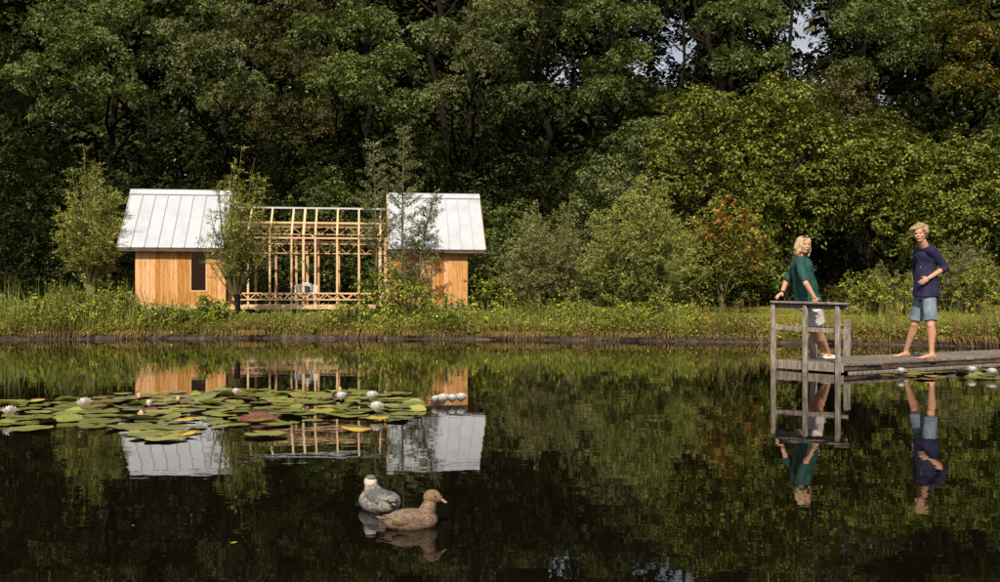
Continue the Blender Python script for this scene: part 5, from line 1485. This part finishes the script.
    w0 = el_f.lerp(wr_f, .82); w1 = el_f.lerp(wr_f, .95); b = Blob(); b.cone(w0, w1, .033, .031, ends=False); b.build('bracelet', M['black'], root, .004, 1)
build_woman()

# ------------------------------------------------------------------ the two decoy ducks
M['duck_brown'] = surf_mat('brown painted decoy', [(.075,.05,.032), (.175,.118,.077), (.27,.185,.125)], 120, (.45,1,1.1), .75, .35, .002, detail=5, pos=[.34,.5,.66])
M['duck_head'] = surf_mat('tan painted decoy head', [(.12,.066,.034), (.20,.115,.06), (.27,.16,.09)], 40, (1,1,1), .75, .2, .002)
M['duck_grey'] = surf_mat('grey painted decoy', [(.11,.10,.09), (.20,.185,.165), (.32,.29,.25)], 70, (1,1,1.3), .75, .4, .003, detail=3, pos=[.36,.5,.64])
M['duck_slate'] = surf_mat('slate decoy back', [(.04,.042,.045), (.10,.10,.105), (.20,.195,.19)], 60, (1,1,1), .7, .2, .003)
M['duck_cream'] = surf_mat('cream decoy cheek', [(.46,.34,.22), (.58,.50,.38), (.64,.58,.47)], 16, (1,1,1), .7, .1, .002)
M['duck_dark'] = surf_mat('dark decoy feathers', [(.02,.015,.012), (.05,.04,.03), (.10,.07,.05)], 40, (1,1,1), .7, .2, .002)
M['bill'] = surf_mat('decoy bill', [(.30,.19,.08), (.42,.28,.13)], 30, (1,1,1), .5, .1, .001)

def duck(label, loc, ang, k, body, headm, back, bill_m, head_turn, cheek=None, neck_up=1.0, wide=1.0, headk=1.0):
    root = empty('duck_decoy', loc); tag(root, label, 'duck decoy', 'pair of duck decoys')
    ca, sa = math.cos(ang), math.sin(ang); O = Vector(loc)
    F = Vector((ca, sa, 0)); sd = Vector((sa, -ca, 0)); U = Vector((0, 0, 1))
    def q(a, b, c): return O + (F * a + sd * b + U * c) * k
    fr = (F, sd, U)
    B = Blob()
    B.ball(q(.005, 0, .036), (.112 * k, .064 * k * wide, .050 * k), fr); B.ball(q(.062, 0, .042), (.060 * k, .056 * k * wide, .049 * k), fr)
    B.ball(q(-.050, 0, .044), (.080 * k, .054 * k * wide, .046 * k), fr)
    B.cone(q(-.075, 0, .050), q(-.137, 0, .052), .034 * k, .014 * k, flat=.55, side=sd, n=16)
    B.ball(q(.0, 0, -.005), (.105 * k, .056 * k, .030 * k), fr)
    B.cone(q(.066, 0, .066), q(.090, 0, .118 * neck_up), .044 * k, .030 * k)
    B.build('body', M[body], root, .0032 * k, 4)
    K = Blob(); K.ball(q(.0, 0, .002), (.112 * k, .0615 * k * wide, .012 * k), fr); K.ball(q(.058, 0, .002), (.057 * k, .053 * k * wide, .012 * k), fr); K.build('keel', M['duck_dark'], root, .003 * k, 2)
    W = Blob()        # folded wings and rump, proud of the body
    for s_ in (-1, 1):
        W.ball(q(-.022, .047 * s_, .056), (.080 * k, .018 * k, .030 * k), fr); W.cone(q(-.06, .040 * s_, .064), q(-.128, .020 * s_, .070), .020 * k, .004 * k, flat=.5, side=sd, n=12)
    W.ball(q(-.010, 0, .078), (.085 * k, .042 * k, .020 * k), fr)
    W.build('wings', M[back], root, .003 * k, 3)
    T = Blob()
    for j in (-1, 0, 1): T.cone(q(-.112, .012 * j, .060), q(-.160, .022 * j, .068), .010 * k, .004 * k, flat=.5, side=sd, n=10)
    T.build('tail', M['duck_dark' if cheek else back], root, .0025 * k, 1)
    hp = q(.096, 0, .140 * neck_up); hf = (F * math.cos(head_turn) + sd * math.sin(head_turn)); hs = hf.cross(U)
    hfr = (hf, hs, U)
    k0 = k; k = k * headk; Hh = Blob(); Hh.ball(hp, (.037 * k, .029 * k, .031 * k), hfr); Hh.ball(hp - hf * .006 * k - U * .022 * k, (.028 * k, .027 * k, .030 * k), hfr); Hh.ball(hp + hf * .020 * k - U * .006 * k, (.024 * k, .020 * k, .018 * k), hfr)
    Hh.build('head', M[cheek or headm], root, .003 * k, 3)
    if cheek:
        c = Blob(); c.ball(hp + U * .022 * k - hf * .004 * k, (.031 * k, .0225 * k, .0125 * k), hfr); c.build('crown_patch', M['duck_slate'], root, .003 * k, 2)
        n = Blob(); n.ball(hp - U * .028 * k - hf * .004 * k, (.029 * k, .029 * k, .022 * k), hfr); n.build('neck_band', M['duck_cream'], root, .003 * k, 2)
    b = Blob(); b.cone(hp + hf * .032 * k - U * .006 * k, hp + hf * .056 * k - U * .022 * k, .0135 * k, .0085 * k, flat=.55, side=hs, n=14); b.ball(hp + hf * .055 * k - U * .0218 * k, (.008 * k, .0105 * k, .0045 * k), hfr, 2)
    b.build('bill', M[bill_m], root, .0022 * k, 2)
    for s_ in (-1, 1):
        e = Blob(); e.ball(hp + hf * .016 * k + hs * .0262 * k * s_ + U * .007 * k, .0042 * k, sub=2); e.build('eye', M['black'], root, .0012, 1)
    return root
# tan hen, seen from its right side, bill to the right
duck('brown speckled duck decoy with its bill pointing right, the nearer of the two', (P(411.5, 303, 4.02).x, 4.02, -.012), math.radians(16), .88, 'duck_brown', 'duck_head', 'duck_brown', 'bill', math.radians(18), neck_up=1.04, headk=1.12)
# grey drake behind, seen from behind
duck('grey duck decoy with cream neck facing away, behind the brown one', (P(379, 303, 4.33).x, 4.36, -.008), math.radians(122), 1.0, 'duck_grey', 'duck_slate', 'duck_slate', 'bill', math.radians(12), cheek='duck_cream', neck_up=.80, wide=1.22)
